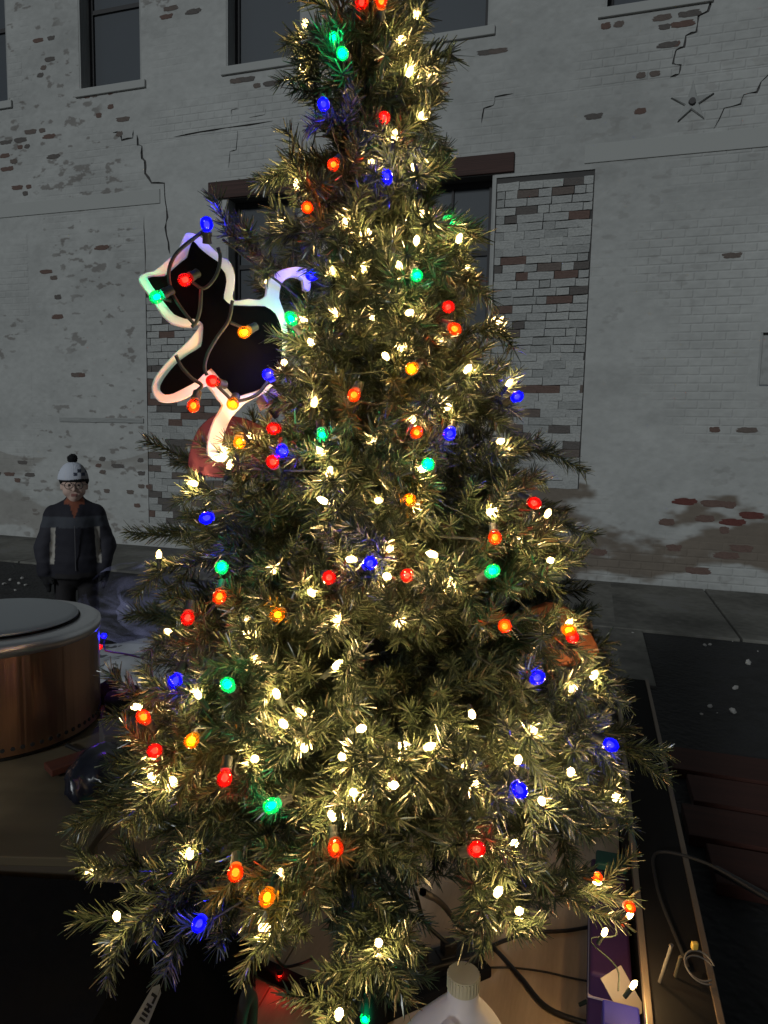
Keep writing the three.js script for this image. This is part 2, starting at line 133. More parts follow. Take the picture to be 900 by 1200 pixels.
// ---------- painted brick building ----------
const wallTop = 9.2;
const building = thing('brick_building', 'old grey painted brick building wall with boarded tall windows and flaking patches', 'building', [0.014, 0, -7.822], -YAW);
{
  const stainSpots = []; { const r = rngOf(5); for (let i = 0; i < 90; i++) stainSpots.push([lerp(-6, 5, r()), lerp(0.2, 7, r()), lerp(0.05, 0.25, r()), lerp(0.02, 0.05, r())]); }
  const paintMap = texture(1800, 1300, (u, v) => {
    const x = -7 + u * 14, y = v * 10;                                      // metres on the wall
    const big = fbm(x * 0.45, y * 0.45, 21, 4), mid = fbm(x * 2.2, y * 3.2, 31, 4), fine = fbm(x * 16, y * 22, 41, 3), row = fbm(x * 3, y * 12.3, 77, 2);
    let k = 0.86 + 0.26 * (big - 0.5) + 0.18 * (mid - 0.5) + 0.16 * (fine - 0.5) + 0.06 * (row - 0.5);
    let c = [0.54 * k, 0.55 * k, 0.535 * k];
    const grime = smooth(0.56, 0.68, fbm(x * 1.3 + 7, y * 2.4, 55, 5));      // grey grime blotches
    for (let i = 0; i < 3; i++) c[i] *= 1 - 0.08 * grime;
    const soil = smooth(0.47, 0.56, fbm(x * 1.1, y * 2.6, 63, 5)) * (y < 0.95 + 0.5 * fbm(x * 0.8, 3, 66, 3) ? 1 : 0) * (x > 0.6 ? 1 : 0.45);   // brown soil splash with a ragged outline
    c = [lerp(c[0], 0.17 * k, soil * 0.85), lerp(c[1], 0.125 * k, soil * 0.85), lerp(c[2], 0.085 * k, soil * 0.85)];
    const flake = smooth(0.655, 0.72, fbm(x * 7, y * 15, 71, 5)) * smooth(0.5, 0.62, fbm(x * 0.7 + 3, y * 0.7, 72, 2)) * (x < -2.4 ? 1 : 0.3);                       // small chips of missing paint
    c = [lerp(c[0], 0.13, flake * 0.6), lerp(c[1], 0.105, flake * 0.6), lerp(c[2], 0.09, flake * 0.6)];
    return lin(...c);
  });
  paintMap.repeat.set(1 / 14, 1 / 10); paintMap.offset.set(0.5, 0);
  const relief = texture(1024, 1024, (u, v) => { const x = u * 5, y = v * 5; const course = y / 0.083, j = Math.floor(course), bx = x / 0.215 + (j % 2) * 0.5, e = Math.min(course - j, 1 - course + j) * 0.083, q = Math.min(bx - Math.floor(bx), Math.ceil(bx) - bx) * 0.215; const joint = smooth(0.0, 0.012, Math.min(e, q)); const n = fbm(x * 9, y * 12, 91, 4); const k = 0.36 * joint * smooth(0.42, 0.7, fbm(x * 0.9, y * 0.9, 93, 3)) + 0.6 * n; return [k, k, k]; }, false);
  relief.repeat.set(1 / 5, 1 / 5);
  const paint = new THREE.MeshStandardMaterial({ color: 0xffffff, map: paintMap, roughness: 0.88, bumpMap: relief, bumpScale: 0.016 });
  const grain = texture(256, 256, (u, v) => { const k = 0.80 + 0.32 * fbm(u * 14, v * 8, 111, 4); return [k, k, k]; });
  const paintedBrick = [mat(0.47, 0.48, 0.465, 0.88, { map: grain }), mat(0.43, 0.44, 0.43, 0.88, { map: grain }), mat(0.37, 0.38, 0.37, 0.9, { map: grain })];
  const bareBrick = [mat(0.17, 0.138, 0.122, 0.92, { map: grain }), mat(0.14, 0.126, 0.118, 0.92, { map: grain }), mat(0.17, 0.11, 0.092, 0.92, { map: grain })];
  const redBrick = mat(0.15, 0.05, 0.042, 0.9, { map: grain });
  const mortar = mat(0.085, 0.082, 0.08, 0.97);
  const darkWood = mat(0.075, 0.036, 0.03, 0.75, { map: texture(256, 256, (u, v) => { const k = 0.6 + 0.6 * fbm(u * 3, v * 40, 131, 3); return [k, k * 0.97, k * 0.95]; }) });
  const frameMat = mat(0.045, 0.044, 0.046, 0.7), blind = mat(0.12, 0.135, 0.15, 0.9, { map: grain });
  const glass = new THREE.MeshPhysicalMaterial({ color: rgb(0.5, 0.55, 0.6), roughness: 0.5, transmission: 0.9, specularIntensity: 0.4, thickness: 0, ior: 1.5 });
  // openings [left, right, bottom, top, boarded]
  const openings = [[-6.15, -5.22, 5.70, 7.6], [-4.11, -3.20, 5.70, 7.6], [-2.05, -1.10, 5.70, 7.6], [0.08, 1.01, 5.70, 7.6], [2.14, 3.06, 5.70, 7.6], [-2.05, -1.10, 2.65, 4.25], [0.16, 1.12, 2.65, 4.25], [3.74, 4.5, 2.05, 2.56]];
  const rect = (a, b, c, d) => { const p = new THREE.Path(); p.moveTo(a, c); p.lineTo(a, d); p.lineTo(b, d); p.lineTo(b, c); p.closePath(); return p; };
  const outline = () => { const s = new THREE.Shape(); s.moveTo(-12, 0); s.lineTo(12, 0); s.lineTo(12, wallTop); s.lineTo(-12, wallTop); s.closePath(); return s; };
  const backing = outline(); for (const o of openings) backing.holes.push(rect(o[0], o[1], o[2], o[3]));
  part(building, 'masonry', new THREE.ExtrudeGeometry(backing, { depth: 0.30, bevelEnabled: false }).translate(0, 0, -0.315), mortar);
  // paint and render coat, with the real gaps of cracks and of the two panels where joints are open
  const coat = outline(); for (const o of openings) coat.holes.push(rect(o[0], o[1], o[2], o[3]));
  const RP = [1.14, 2.13, 0.98, 4.21], LP = [-3.19, -2.10, 0.32, 3.22];
  coat.holes.push(rect(...RP), rect(...LP));
  function crack(pts, w) {                                                // a thin ragged slit along a stepped line
    const r = rngOf(Math.round(pts[0][0] * 1000 + 9000)), L = [], R = [];
    const q = []; for (let i = 0; i < pts.length; i++) { q.push(pts[i]); if (i < pts.length - 1) q.push([lerp(pts[i][0], pts[i + 1][0], 0.5) + (r() - 0.5) * 0.014, lerp(pts[i][1], pts[i + 1][1], 0.5) + (r() - 0.5) * 0.012]); }
    for (let i = 0; i < q.length; i++) {
      const a = q[Math.max(0, i - 1)], b = q[Math.min(q.length - 1, i + 1)], dx = b[0] - a[0], dy = b[1] - a[1], l = Math.hypot(dx, dy) || 1, h = w * (0.15 + 0.7 * r()) * (i === 0 || i === q.length - 1 ? 0.25 : 1);
      L.push([q[i][0] - dy / l * h, q[i][1] + dx / l * h]); R.push([q[i][0] + dy / l * h, q[i][1] - dx / l * h]);
    }
    const p = new THREE.Path(), all = [...L, ...R.reverse()]; p.moveTo(...all[0]); for (const k of all.slice(1)) p.lineTo(...k); p.closePath(); coat.holes.push(p);
  }
  const stair = (x, y, n, dx, dy, r = 1) => { const o = [[x, y]]; for (let i = 0; i < n; i++) { o.push([o.at(-1)[0] + dx * (0.8 + 0.4 * hash2(i, n, 5)), o.at(-1)[1] + 0.008]); o.push([o.at(-1)[0] + 0.004 * r, o.at(-1)[1] + dy]); } return o; };
  crack([[-3.63, 5.16], [-3.52, 5.15], [-3.50, 5.06], [-3.34, 5.07], [-3.33, 5.16]], 0.016);
  crack([[-3.28, 5.10], [-3.27, 4.98], [-3.21, 4.96], [-3.21, 4.82], [-3.17, 4.78], [-3.17, 4.64], [-3.08, 4.52], [-2.90, 4.50], [-2.89, 4.30], [-2.86, 4.10], [-2.89, 3.98], [-2.85, 3.80], [-2.83, 3.66]], 0.022);
  crack([[-3.195, 4.14], [-3.19, 3.85], [-3.188, 3.52], [-3.187, 3.26]], 0.012);
  crack([[-2.76, 5.02], [-2.40, 5.04], [-2.05, 5.05], [-1.45, 5.06]], 0.014);
  crack([[-1.98, 5.12], [-1.98, 5.24], [-1.88, 5.24]], 0.010);
  crack([[-1.75, 5.13], [-1.55, 5.14], [-1.54, 5.20]], 0.010);
  crack([[-2.02, 4.60], [-2.0, 4.78], [-1.92, 4.79], [-1.9, 5.0]], 0.012);
  crack([[0.96, 4.78], [0.98, 4.92], [1.08, 4.94], [1.09, 5.02], [1.28, 5.03]], 0.012);
  crack([[3.20, 4.48], [3.28, 4.66], [3.42, 4.68], [3.44, 4.76], [3.55, 4.77], [3.58, 4.86], [3.66, 4.94], [3.84, 4.96], [4.1, 5.0]], 0.018);
  crack([[2.78, 5.00], [2.86, 5.02], [2.87, 5.10], [2.80, 5.12], [2.82, 5.24], [2.89, 5.26], [2.90, 5.36], [2.99, 5.38], [3.0, 5.52], [3.08, 5.55], [3.10, 5.66]], 0.018);
  part(building, 'paint_coat', new THREE.ExtrudeGeometry(coat, { depth: 0.014, bevelEnabled: false }).translate(0, 0, -0.014), paint);

  // bricks: each its own piece, a few geometry variants with chipped corners
  const brickShapes = [];
  for (let v = 0; v < 5; v++) { const r = rngOf(300 + v), g = new THREE.BoxGeometry(1, 1, 1, 2, 1, 1); const p = g.attributes.position; const j = new Map(); for (let i = 0; i < p.count; i++) { const k = [p.getX(i), p.getY(i), p.getZ(i)].join(); if (!j.has(k)) j.set(k, [(r() - 0.5) * 0.035, (r() - 0.5) * 0.12, (r() - 0.5) * 0.2]); const d = j.get(k); p.setXYZ(i, p.getX(i) + d[0], p.getY(i) + d[1], p.getZ(i) + d[2]); } g.computeVertexNormals(); brickShapes.push(g); }
  const ragged = [];                                                        // worn outlines for single bare bricks
  for (let v = 0; v < 6; v++) { const r = rngOf(700 + v), s = new THREE.Shape(), n = 22; for (let i = 0; i < n; i++) { const a = i / n * 6.283, c = Math.cos(a), d = Math.sin(a), q = 0.5 / Math.pow(Math.pow(Math.abs(c), 5) + Math.pow(Math.abs(d), 5), 0.2) * (0.86 + 0.20 * r()) * (r() < 0.12 ? 0.8 : 1); i ? s.lineTo(c * q, d * q) : s.moveTo(c * q, d * q); } s.closePath(); ragged.push(new THREE.ExtrudeGeometry(s, { depth: 1, bevelEnabled: false }).translate(0, 0, -0.5)); }
  let count = 0; const overflow = [];
  const br = rngOf(77);
  function brick(x0, x1, y0, y1, m, out = 0.0, deep = 0.016, worn = false) {
    if (x1 - x0 < 0.02) return;
    const g = worn ? ragged[Math.floor(br() * 6)] : brickShapes[Math.floor(br() * 5)];
    if ((x0 < 0 && x0 > -2.55 && y0 < 3.3) || (x0 > 1 && x0 < 2.14 && y1 < 1.75)) { const h = plain(g.clone()); h.scale(x1 - x0, y1 - y0, deep).translate((x0 + x1) / 2, (y0 + y1) / 2, out - deep / 2 + 0.002); overflow.push([h, m]); return; }
    const o = lit(new THREE.Mesh(g, m)); o.name = 'brick'; o.scale.set(x1 - x0, y1 - y0, deep); o.position.set((x0 + x1) / 2, (y0 + y1) / 2, out - deep / 2 + 0.002 + (br() - 0.5) * 0.003);
    building.add(o); count++;
  }
  const CH = 0.0835, BL = 0.235;
  function panel([a, b, c, d], style) {
    const n = Math.floor((d - c) / CH);
    for (let j = 0; j < n; j++) {
      const y = c + j * CH, s = style(y); let x = a + 0.008 - (j % 2 ? BL * 0.5 : 0) - 0.05 * hash2(j, 2, 7);
      while (x < b - 0.02) {
        const L = BL * (0.85 + 0.3 * br()) * (s.header && br() < 0.3 ? 0.5 : 1), x0 = Math.max(x, a + 0.008), x1 = Math.min(x + L, b - 0.012), t = br();
        if (br() > s.missing) brick(x0 + s.gap * (br() < 0.35 ? 0.15 : 1), x1, y + s.gap * (br() < 0.25 ? 0.1 : 0.6), y + CH - s.gap * (br() < 0.25 ? 0.1 : 0.6), t < s.bare ? bareBrick[Math.floor(br() * 3)] : paintedBrick[Math.floor(br() * 2.6)], s.out ?? 0);
        x += L;
      }
    }
  }
  panel(RP, (y) => y > 3.35 && y < 3.62 ? { gap: 0.001, bare: 0.04, missing: 0, out: 0.001 } : y > 2.38 ? { gap: 0.0068, bare: 0.12, missing: 0.0, header: true } : y > 2.0 ? { gap: 0.002, bare: 0.05, missing: 0.02 } : y > 1.3 ? { gap: 0.002, bare: 0.22, missing: 0.02 } : { gap: 0.001, bare: 0.04, missing: 0 });
  panel(LP, (y) => y > 2.25 ? { gap: 0.008, bare: 0.05, missing: 0 } : y > 1.7 ? { gap: 0.006, bare: 0.55, missing: 0.02 } : y > 1.35 ? { gap: 0.002, bare: 0.12, missing: 0 } : { gap: 0.004, bare: 0.32, missing: 0.01 });
  // single bare bricks where the paint has come off: [x, y, bricks across, courses, how many, material set]
  const scatter = [[-4.75, 6.15, 0.3, 0.5, 6, 0], [-5.25, 5.02, 1.2, 0.45, 16, 0], [-5.1, 4.62, 0.4, 0.22, 3, 0], [-3.95, 5.48, 0.55, 0.4, 6, 0], [-3.6, 5.22, 0.3, 0.25, 3, 0], [-2.7, 6.3, 0.6, 0.4, 3, 0], [-1.85, 5.42, 0.7, 0.15, 4, 0], [2.45, 5.42, 0.8, 0.3, 9, 0], [2.5, 5.05, 0.4, 0.2, 2, 0], [2.4, 4.72, 0.2, 0.15, 1, 0], [0.85, 5.45, 0.35, 0.1, 2, 0], [1.95, 4.62, 0.12, 0.1, 1, 0], [3.3, 3.2, 0.2, 0.12, 1, 0], [-5.4, 0.95, 0.9, 0.35, 6, 0], [-3.75, 0.98, 0.8, 0.3, 7, 0], [-3.55, 0.62, 0.6, 0.35, 6, 0], [-4.6, 3.3, 0.5, 0.8, 4, 0], [-4.3, 2.2, 0.35, 0.15, 2, 0], [-4.0, 3.75, 0.4, 0.1, 2, 0], [3.3, 1.62, 0.8, 0.2, 2, 0]];
  const sr = rngOf(909), used = new Set();
  for (const [x, y, w, h, n] of scatter) for (let i = 0; i < n; i++) {
    const j = Math.round((y + (sr() - 0.5) * h) / CH), k = Math.round((x + (sr() - 0.5) * w) / (BL * 0.5)); if (used.has(j + ',' + k)) continue; used.add(j + ',' + k);
    const L = BL * (sr() < 0.45 ? 0.45 : 0.9) * (0.8 + 0.3 * sr()), x0 = k * BL * 0.5 + (j % 2 ? BL * 0.25 : 0);
    brick(x0, x0 + L, j * CH + 0.012, (j + 1) * CH - 0.010 * (1 + sr()), bareBrick[Math.floor(sr() * 3)], 0.0015, 0.009, true);
  }
  for (const [x, y, L, m] of [[3.05, 0.90, 0.235, 0], [3.30, 0.89, 0.27, 1], [3.52, 0.885, 0.12, 1], [3.66, 0.79, 0.25, 0], [3.27, 0.735, 0.19, 1], [3.50, 0.715, 0.24, 0], [2.93, 0.68, 0.16, 1], [3.50, 0.63, 0.10, 1], [3.60, 0.455, 0.22, 1], [3.46, 0.375, 0.25, 1], [3.02, 0.42, 0.15, 1], [2.27, 0.325, 0.18, 1], [3.22, 0.20, 0.24, 1]])
    brick(x, x + L, y - 0.036, y + 0.036, m ? bareBrick[2] : redBrick, 0.0015, 0.009, true);

  const stonePaint = mat(0.455, 0.465, 0.45, 0.9);
  // string courses, sills, lintels, star-shaped tie plate
  part(building, 'string_course', rbox(-7.5, -2.96, 4.27, 4.44, -0.004, 0.012, 0.005), stonePaint);
  part(building, 'string_course', rbox(2.02, 7.5, 4.27, 4.45, -0.004, 0.012, 0.005), stonePaint);
  part(building, 'ledge', rbox(-4.55, -3.24, 1.60, 1.66, -0.004, 0.014, 0.005), paintedBrick[2]);
  for (const [a, b] of [[-2.28, -0.87], [-0.07, 1.32]]) part(building, 'lintel', rbox(a, b, 4.252, 4.447, -0.2, 0.03, 0.008), darkWood, 'dark red brown timber lintel');
  { const s = new THREE.Shape(); for (let i = 0; i < 10; i++) { const a = Math.PI / 2 + i * Math.PI / 5, q = i % 2 ? 0.055 : 0.19; i ? s.lineTo(q * Math.cos(a), q * Math.sin(a)) : s.moveTo(q * Math.cos(a), q * Math.sin(a)); } s.closePath();
    const st = part(building, 'star_tie_plate', new THREE.ExtrudeGeometry(s, { depth: 0.012, bevelEnabled: true, bevelSize: 0.008, bevelThickness: 0.012, bevelSegments: 1 }), mat(0.40, 0.41, 0.40, 0.85, { map: grain })); st.position.set(2.99, 4.74, 0.002);
    part(st, 'bolt', new THREE.CylinderGeometry(0.03, 0.035, 0.03, 10).rotateX(Math.PI / 2).translate(0, 0, 0.035), mat(0.06, 0.055, 0.055, 0.6)); }
  openings.forEach(([a, b, c, d], i) => {
    const low = i > 4, D = i === 7 ? 0.05 : 0.20;
    const w = new THREE.Group(); w.name = 'window'; building.add(w);
    part(w, 'jamb', box(a - 0.001, a + 0.022, c, d, -D - 0.02, -0.003), paintedBrick[1]); part(w, 'jamb', box(b - 0.022, b + 0.001, c, d, -D - 0.02, -0.003), paintedBrick[1]);
    if (i !== 7) part(w, 'sill', rbox(a - 0.06, b + 0.06, c - 0.075, c + 0.018, -D, 0.028, 0.008), stonePaint);
    if (i === 7) { part(w, 'shutter', box(a + 0.024, b - 0.024, c + 0.02, d, -D - 0.02, -D), paintedBrick[1]); return; }
    const z = -D - 0.02, t = 0.055, m = (c + d) / 2 + 0.05;
    part(w, 'frame', merge([box(a + 0.023, a + 0.023 + t, c + 0.02, d - 0.002, z, z + 0.05), box(b - 0.023 - t, b - 0.023, c + 0.02, d - 0.002, z, z + 0.05), box(a + 0.023 + t, b - 0.023 - t, c + 0.02, c + 0.02 + t, z, z + 0.05), box(a + 0.023 + t, b - 0.023 - t, d - 0.002 - t, d - 0.002, z, z + 0.05), box(a + 0.023 + t, b - 0.023 - t, m - 0.025, m + 0.025, z - 0.002, z + 0.046)]), frameMat);
    part(w, 'pane', box(a + 0.07, b - 0.07, c + 0.07, m - 0.02, z + 0.018, z + 0.022), glass); part(w, 'pane', box(a + 0.07, b - 0.07, m + 0.02, d - 0.05, z + 0.018, z + 0.022), glass);
    if (low) part(w, 'glazing_bar', box((a + b) / 2 - 0.012, (a + b) / 2 + 0.012, c + 0.07, d - 0.05, z + 0.024, z + 0.045), frameMat);
    part(w, 'blind', box(a + 0.01, b - 0.01, c, d, z - 0.10, z - 0.085), low ? mat(0.035, 0.037, 0.04, 0.9) : blind);
  });
  for (const m of new Set(overflow.map((o) => o[1]))) { const p = part(building, 'brick_infill', mergeGeometries(overflow.filter((o) => o[1] === m).map((o) => o[0])), m); p.userData.kind = 'stuff'; }
  console.log('bricks', count);
}

// ---------- flatbed trailer ----------
const FLOOR = 0.33;
const woodMap = (s, a, b) => texture(512, 512, (u, v) => { const w = fbm(u * 3 + 0.6 * fbm(u * 2, v * 2, s + 5, 2), v * 34, s, 4), k = fbm(u * 5, v * 5, s + 9, 3), f = fbm(u * 60, v * 220, s + 21, 2); const t = clamp(0.62 * w + 0.3 * k + 0.16 * f, 0, 1); return lin(lerp(a[0], b[0], t), lerp(a[1], b[1], t), lerp(a[2], b[2], t)); });
const woodLight = woodMap(201, [0.33, 0.235, 0.155], [0.68, 0.53, 0.38]);
const blackSteel = new THREE.MeshPhysicalMaterial({ color: rgb(0.009, 0.0085, 0.0085), roughness: 0.75, specularIntensity: 0.2 });
const trailer = thing('flatbed_trailer', 'black steel trailer with bare plywood deck carrying the lit tree', 'trailer', [0, 0, 0], -YAW);
{
  const wood = [1, 0.9, 1.08].map((k, i) => { const m = mat(k, k * 0.98, k * 0.95, 0.72, { map: woodLight.clone() }); m.map.offset.set(0.31 * i, 0.17 * i); m.map.needsUpdate = true; m.bumpMap = woodLight; m.bumpScale = 0.0015; return m; });
  const edges = [-2.0, -1.25, -0.58, 0.124];
  for (let i = 0; i < edges.length - 1; i++) for (const [z0, z1] of [[-2.9, -1.62], [-1.62, 0.6]]) {
    const dz = (i % 2) * 0.22, a = z0 + (z0 === -1.62 ? dz : 0), b = z1 + (z1 === -1.62 ? dz : 0), g = rbox(edges[i] + 0.0015, edges[i + 1] - 0.0015, FLOOR - 0.036, FLOOR + 0.002 * hash2(i, Math.round(z0 * 10), 3), a + 0.0015, b - 0.0015, 0.002, 1);
    const p = g.attributes.position, uv = g.attributes.uv; for (let k = 0; k < p.count; k++) uv.setXY(k, p.getZ(k) * 0.8 + i * 0.37, p.getX(k) * 1.6 + p.getY(k));
    part(trailer, 'deck_board', g, wood[(i + (z0 < -2 ? 1 : 0)) % 3]);
  }
  part(trailer, 'side_rail', rbox(0.127, 0.238, 0.20, 0.55, -2.75, 0.6, 0.006), blackSteel);
  part(trailer, 'rail_lip', rbox(0.122, 0.134, 0.535, 0.5545, -2.75, 0.6, 0.002, 1), mat(0.22, 0.17, 0.12, 0.35, { metalness: 0.7 }), 'paler metal inner lip of the side rail');
  part(trailer, 'rail_lip', rbox(0.230, 0.242, 0.535, 0.5535, -2.75, 0.6, 0.002, 1), mat(0.16, 0.12, 0.085, 0.45, { metalness: 0.6 }), 'rusty outer lip of the side rail');
  part(trailer, 'frame', merge([box(-2.0, 0.1, 0.16, FLOOR - 0.04, -2.9, -2.8), box(-2.0, -1.9, 0.16, FLOOR - 0.04, -2.8, 0.6), box(-0.06, 0.1, 0.16, FLOOR - 0.04, -2.8, 0.6)]), blackSteel);
  const wheel = part(trailer, 'wheel', new THREE.TorusGeometry(0.19, 0.085, 12, 28).rotateY(Math.PI / 2).translate(-0.9, 0, 0), mat(0.02, 0.02, 0.02, 0.9)); wheel.scale.set(1, 1, 1); wheel.position.set(0.62 + 0.9 - 0.9 + 0.25 + 0.35, 0.265, -0.55); 
}
const toWorld = (u, y, w) => [u * UX - w * UZ, y, u * UZ + w * UX];           // trailer frame to the lot

// ---------- artificial tree ----------
const treeX = (h) => -0.005 - 0.015 * (h - 0.33), treeZ = -1.2;
const PROFILE = [[0.33, 0.03], [0.60, 0.06], [0.70, 0.14], [0.77, 0.32], [0.83, 0.455], [0.92, 0.465], [1.06, 0.435], [1.29, 0.338], [1.47, 0.25], [1.70, 0.185], [1.90, 0.135], [2.17, 0.075], [2.34, 0.01]];
const treeR = (h) => { for (let i = 1; i < PROFILE.length; i++) if (h <= PROFILE[i][0]) { const [a, ra] = PROFILE[i - 1], [b, rb] = PROFILE[i]; return lerp(ra, rb, clamp((h - a) / (b - a), 0, 1)); } return 0.01; };
const tree = thing('christmas_tree', 'tall artificial green Christmas tree on the trailer deck, hung with lights', 'tree', [0, FLOOR, treeZ]);
{
  const needleMat = new THREE.MeshStandardMaterial({ vertexColors: true, roughness: 0.28, side: THREE.DoubleSide });
  const wireMat = mat(0.035, 0.045, 0.022, 0.6);
  const tones = [[0.036, 0.050, 0.025], [0.045, 0.060, 0.030], [0.058, 0.072, 0.036], [0.026, 0.041, 0.023], [0.092, 0.100, 0.055], [0.075, 0.062, 0.036]];
  function sprayGeometry(curvePts, seed, length, thin) {
    const r = rngOf(seed), pos = [], nor = [], col = [], idx = [], wires = [];
    const a = V(), b = V(), c = V(), side = V(), n = V();
    function needle(p, dir, axis, L, w, tone) {
      side.set(r() - 0.5, r() - 0.5, r() - 0.5).cross(dir); if (side.lengthSq() < 1e-6) return; side.normalize(); n.crossVectors(side, dir).normalize();
      const i = pos.length / 3, bend = 0.10 + 0.22 * r(), sh = 0.8 + 0.4 * r(), col0 = tones[tone];
      for (let k = 0; k < 3; k++) {
        const t = k / 2, ww = w * (k === 2 ? 0.45 : 1) * 0.5; a.copy(p).addScaledVector(dir, L * t).addScaledVector(axis, L * bend * t * t);
        for (const s of [-1, 1]) { pos.push(a.x + side.x * ww * s, a.y + side.y * ww * s, a.z + side.z * ww * s); nor.push(n.x - axis.x * bend * t, n.y - axis.y * bend * t, n.z - axis.z * bend * t); col.push(col0[0] * sh, col0[1] * sh, col0[2] * sh); }
      }
      idx.push(i, i + 1, i + 2, i + 1, i + 3, i + 2, i + 2, i + 3, i + 4, i + 3, i + 5, i + 4);
    }
    function brush(pts, density, L0, from, base) {
      const curve = new THREE.CatmullRomCurve3(pts), len = curve.getLength(), N = Math.round(len * density); wires.push(new THREE.TubeGeometry(curve, 5, 0.0014, 3));
      for (let i = 0; i < N; i++) {
        const t = from + (1 - from) * (i + r()) / N, p = curve.getPoint(clamp(t, 0, 1)), ax = curve.getTangent(clamp(t, 0, 1));
        b.set(r() - 0.5, r() - 0.5, r() - 0.5); b.addScaledVector(ax, -b.dot(ax)); if (b.lengthSq() < 1e-5) continue; b.normalize();
        const k = 0.45 + 0.65 * r(); c.copy(b).addScaledVector(ax, k).normalize();
        needle(p, c, ax, L0 * (0.7 + 0.5 * r()) * (t > 0.9 ? 0.85 : 1), 0.0015 + 0.0008 * r(), r() < 0.1 ? 4 : r() < 0.06 ? 5 : clamp(base + Math.floor(r() * 3) - 1, 0, 3));
      }
    }
    const main = new THREE.CatmullRomCurve3(curvePts), base = Math.floor(r() * 4);
    brush(curvePts, 1150, 0.025, length > 0.2 ? 0.3 : 0.05, base);
    const twigs = Math.max(2, Math.round(length / (thin ? 0.085 : 0.036)));
    for (let i = 0; i < twigs; i++) {
      const t = lerp(length > 0.2 ? 0.26 : 0.15, 0.94, (i + 0.5 * r()) / twigs), p = main.getPoint(t), ax = main.getTangent(t);
      const sgn = i % 2 ? 1 : -1, out = V(-ax.z, 0, ax.x).normalize().multiplyScalar(sgn), up = V(0, 1, 0);
      const d = V(0, 0, 0).addScaledVector(ax, 0.75 + 0.3 * r()).addScaledVector(out, 0.55 + 0.45 * r()).addScaledVector(up, (r() - 0.42) * 0.9).normalize();
      const L = lerp(0.15, 0.085, t) * (0.8 + 0.4 * r()) * clamp(length / 0.3, 0.6, 1), mid = p.clone().addScaledVector(d, L * 0.5).add(V(0, (r() - 0.4) * 0.012, 0)), end = p.clone().addScaledVector(d, L).add(V(0, (r() - 0.35) * 0.03, 0));
      brush([p, mid, end], 1500, 0.0235, 0.02, base);
    }
    const g = new THREE.BufferGeometry(); g.setAttribute('position', new THREE.Float32BufferAttribute(pos, 3)); g.setAttribute('normal', new THREE.Float32BufferAttribute(nor, 3)); g.setAttribute('color', new THREE.Float32BufferAttribute(col, 3)); g.setIndex(idx);
    const w = mergeGeometries(wires.map((x) => { x.deleteAttribute('uv'); const q = x.toNonIndexed(); return q; }));
    return [g, w];
  }
  const stock = new Map();
  function stockSpray(length, variant) {                                     // branches of like length share their shapes
    const k = Math.max(1, Math.round(length / 0.05)), key = k * 10 + variant;
    if (!stock.has(key)) { const L = k * 0.05, r = rngOf(key * 31), dy = (r() - 0.35) * 0.10 * L; stock.set(key, [...sprayGeometry([V(0, 0, 0), V(L * 0.35, dy * 0.4 + 0.02 * L, (r() - 0.5) * 0.06 * L), V(L * 0.7, dy + 0.04 * L, (r() - 0.5) * 0.10 * L), V(L, dy + 0.10 * L * r(), (r() - 0.5) * 0.12 * L)], key * 977, L, variant > 2), L]); }
    return stock.get(key);
  }
  function branch(root, tip, variant, roll, name = 'branch') {
    const d = tip.clone().sub(root), len = d.length(), [g, w, L] = stockSpray(len, variant);
    const q = new THREE.Quaternion().setFromUnitVectors(V(1, 0, 0), d.clone().normalize());
    const yawOnly = new THREE.Quaternion().setFromAxisAngle(V(0, 1, 0), Math.atan2(-d.z, d.x)), pitch = new THREE.Quaternion().setFromAxisAngle(V(0, 0, 1), Math.atan2(d.y, Math.hypot(d.x, d.z))), spin = new THREE.Quaternion().setFromAxisAngle(V(1, 0, 0), roll);
    const m = lit(new THREE.Mesh(g, needleMat)); m.name = name; m.quaternion.copy(yawOnly).multiply(pitch).multiply(spin); m.position.copy(root); m.scale.setScalar(len / L); tree.add(m);
    const s = part(m, 'wire', w, wireMat); return m;
  }
  const r = rngOf(4242); let total = 0;
  let h = 0.46, tier = 0;
  while (h < 2.27) {
    const R = treeR(h), n = h < 0.74 ? 4 : Math.max(5, Math.round(2 * Math.PI * R / 0.215) + 3), off = r() * 6.28;
    for (let i = 0; i < n; i++) {
      const a = off + (i + (r() - 0.5) * 0.5) / n * 6.283, open = h < 0.92 && h > 0.7 && Math.sin(a) > 0.35 ? (Math.cos(a) > 0 && Math.cos(a) < 0.75 ? 0.10 : Math.cos(a) < -0.15 ? 0.05 : 0.02) : 0, hh = h + open + (r() - 0.5) * 0.05, reach = Math.max(0.05, treeR(hh) * (0.76 + 0.19 * r()) - 0.012); 
      const drop = h < 0.9 ? -0.04 - 0.07 * r() : h < 1.3 ? -0.02 + 0.07 * r() : 0.03 + 0.08 * r();
      const root = V(treeX(hh) + 0.018 * Math.cos(a), hh - drop - FLOOR, 0.018 * Math.sin(a)), tip = V(treeX(hh) + reach * Math.cos(a), hh - FLOOR, reach * Math.sin(a));
      branch(root, tip, Math.floor(r() * 3), (r() - 0.5) * 0.9); total++;
    }
    h += lerp(0.088, 0.082, clamp((h - 0.5) / 1.7, 0, 1)); tier++;
  }
  for (let i = 0; i < 4; i++) { branch(V(treeX(2.1), 2.08 + 0.03 * i - FLOOR, 0), V(treeX(2.3) + (r() - 0.5) * 0.07, 2.30 + 0.04 * i - FLOOR, (r() - 0.5) * 0.07), i % 3, r() * 6); total++; }
  for (const [x, y, z, rh] of customTips) { branch(V(treeX(rh), rh - FLOOR, 0), V(x, y - FLOOR, z - treeZ), 3 + Math.floor(r() * 2), (r() - 0.5) * 0.6); total++; }
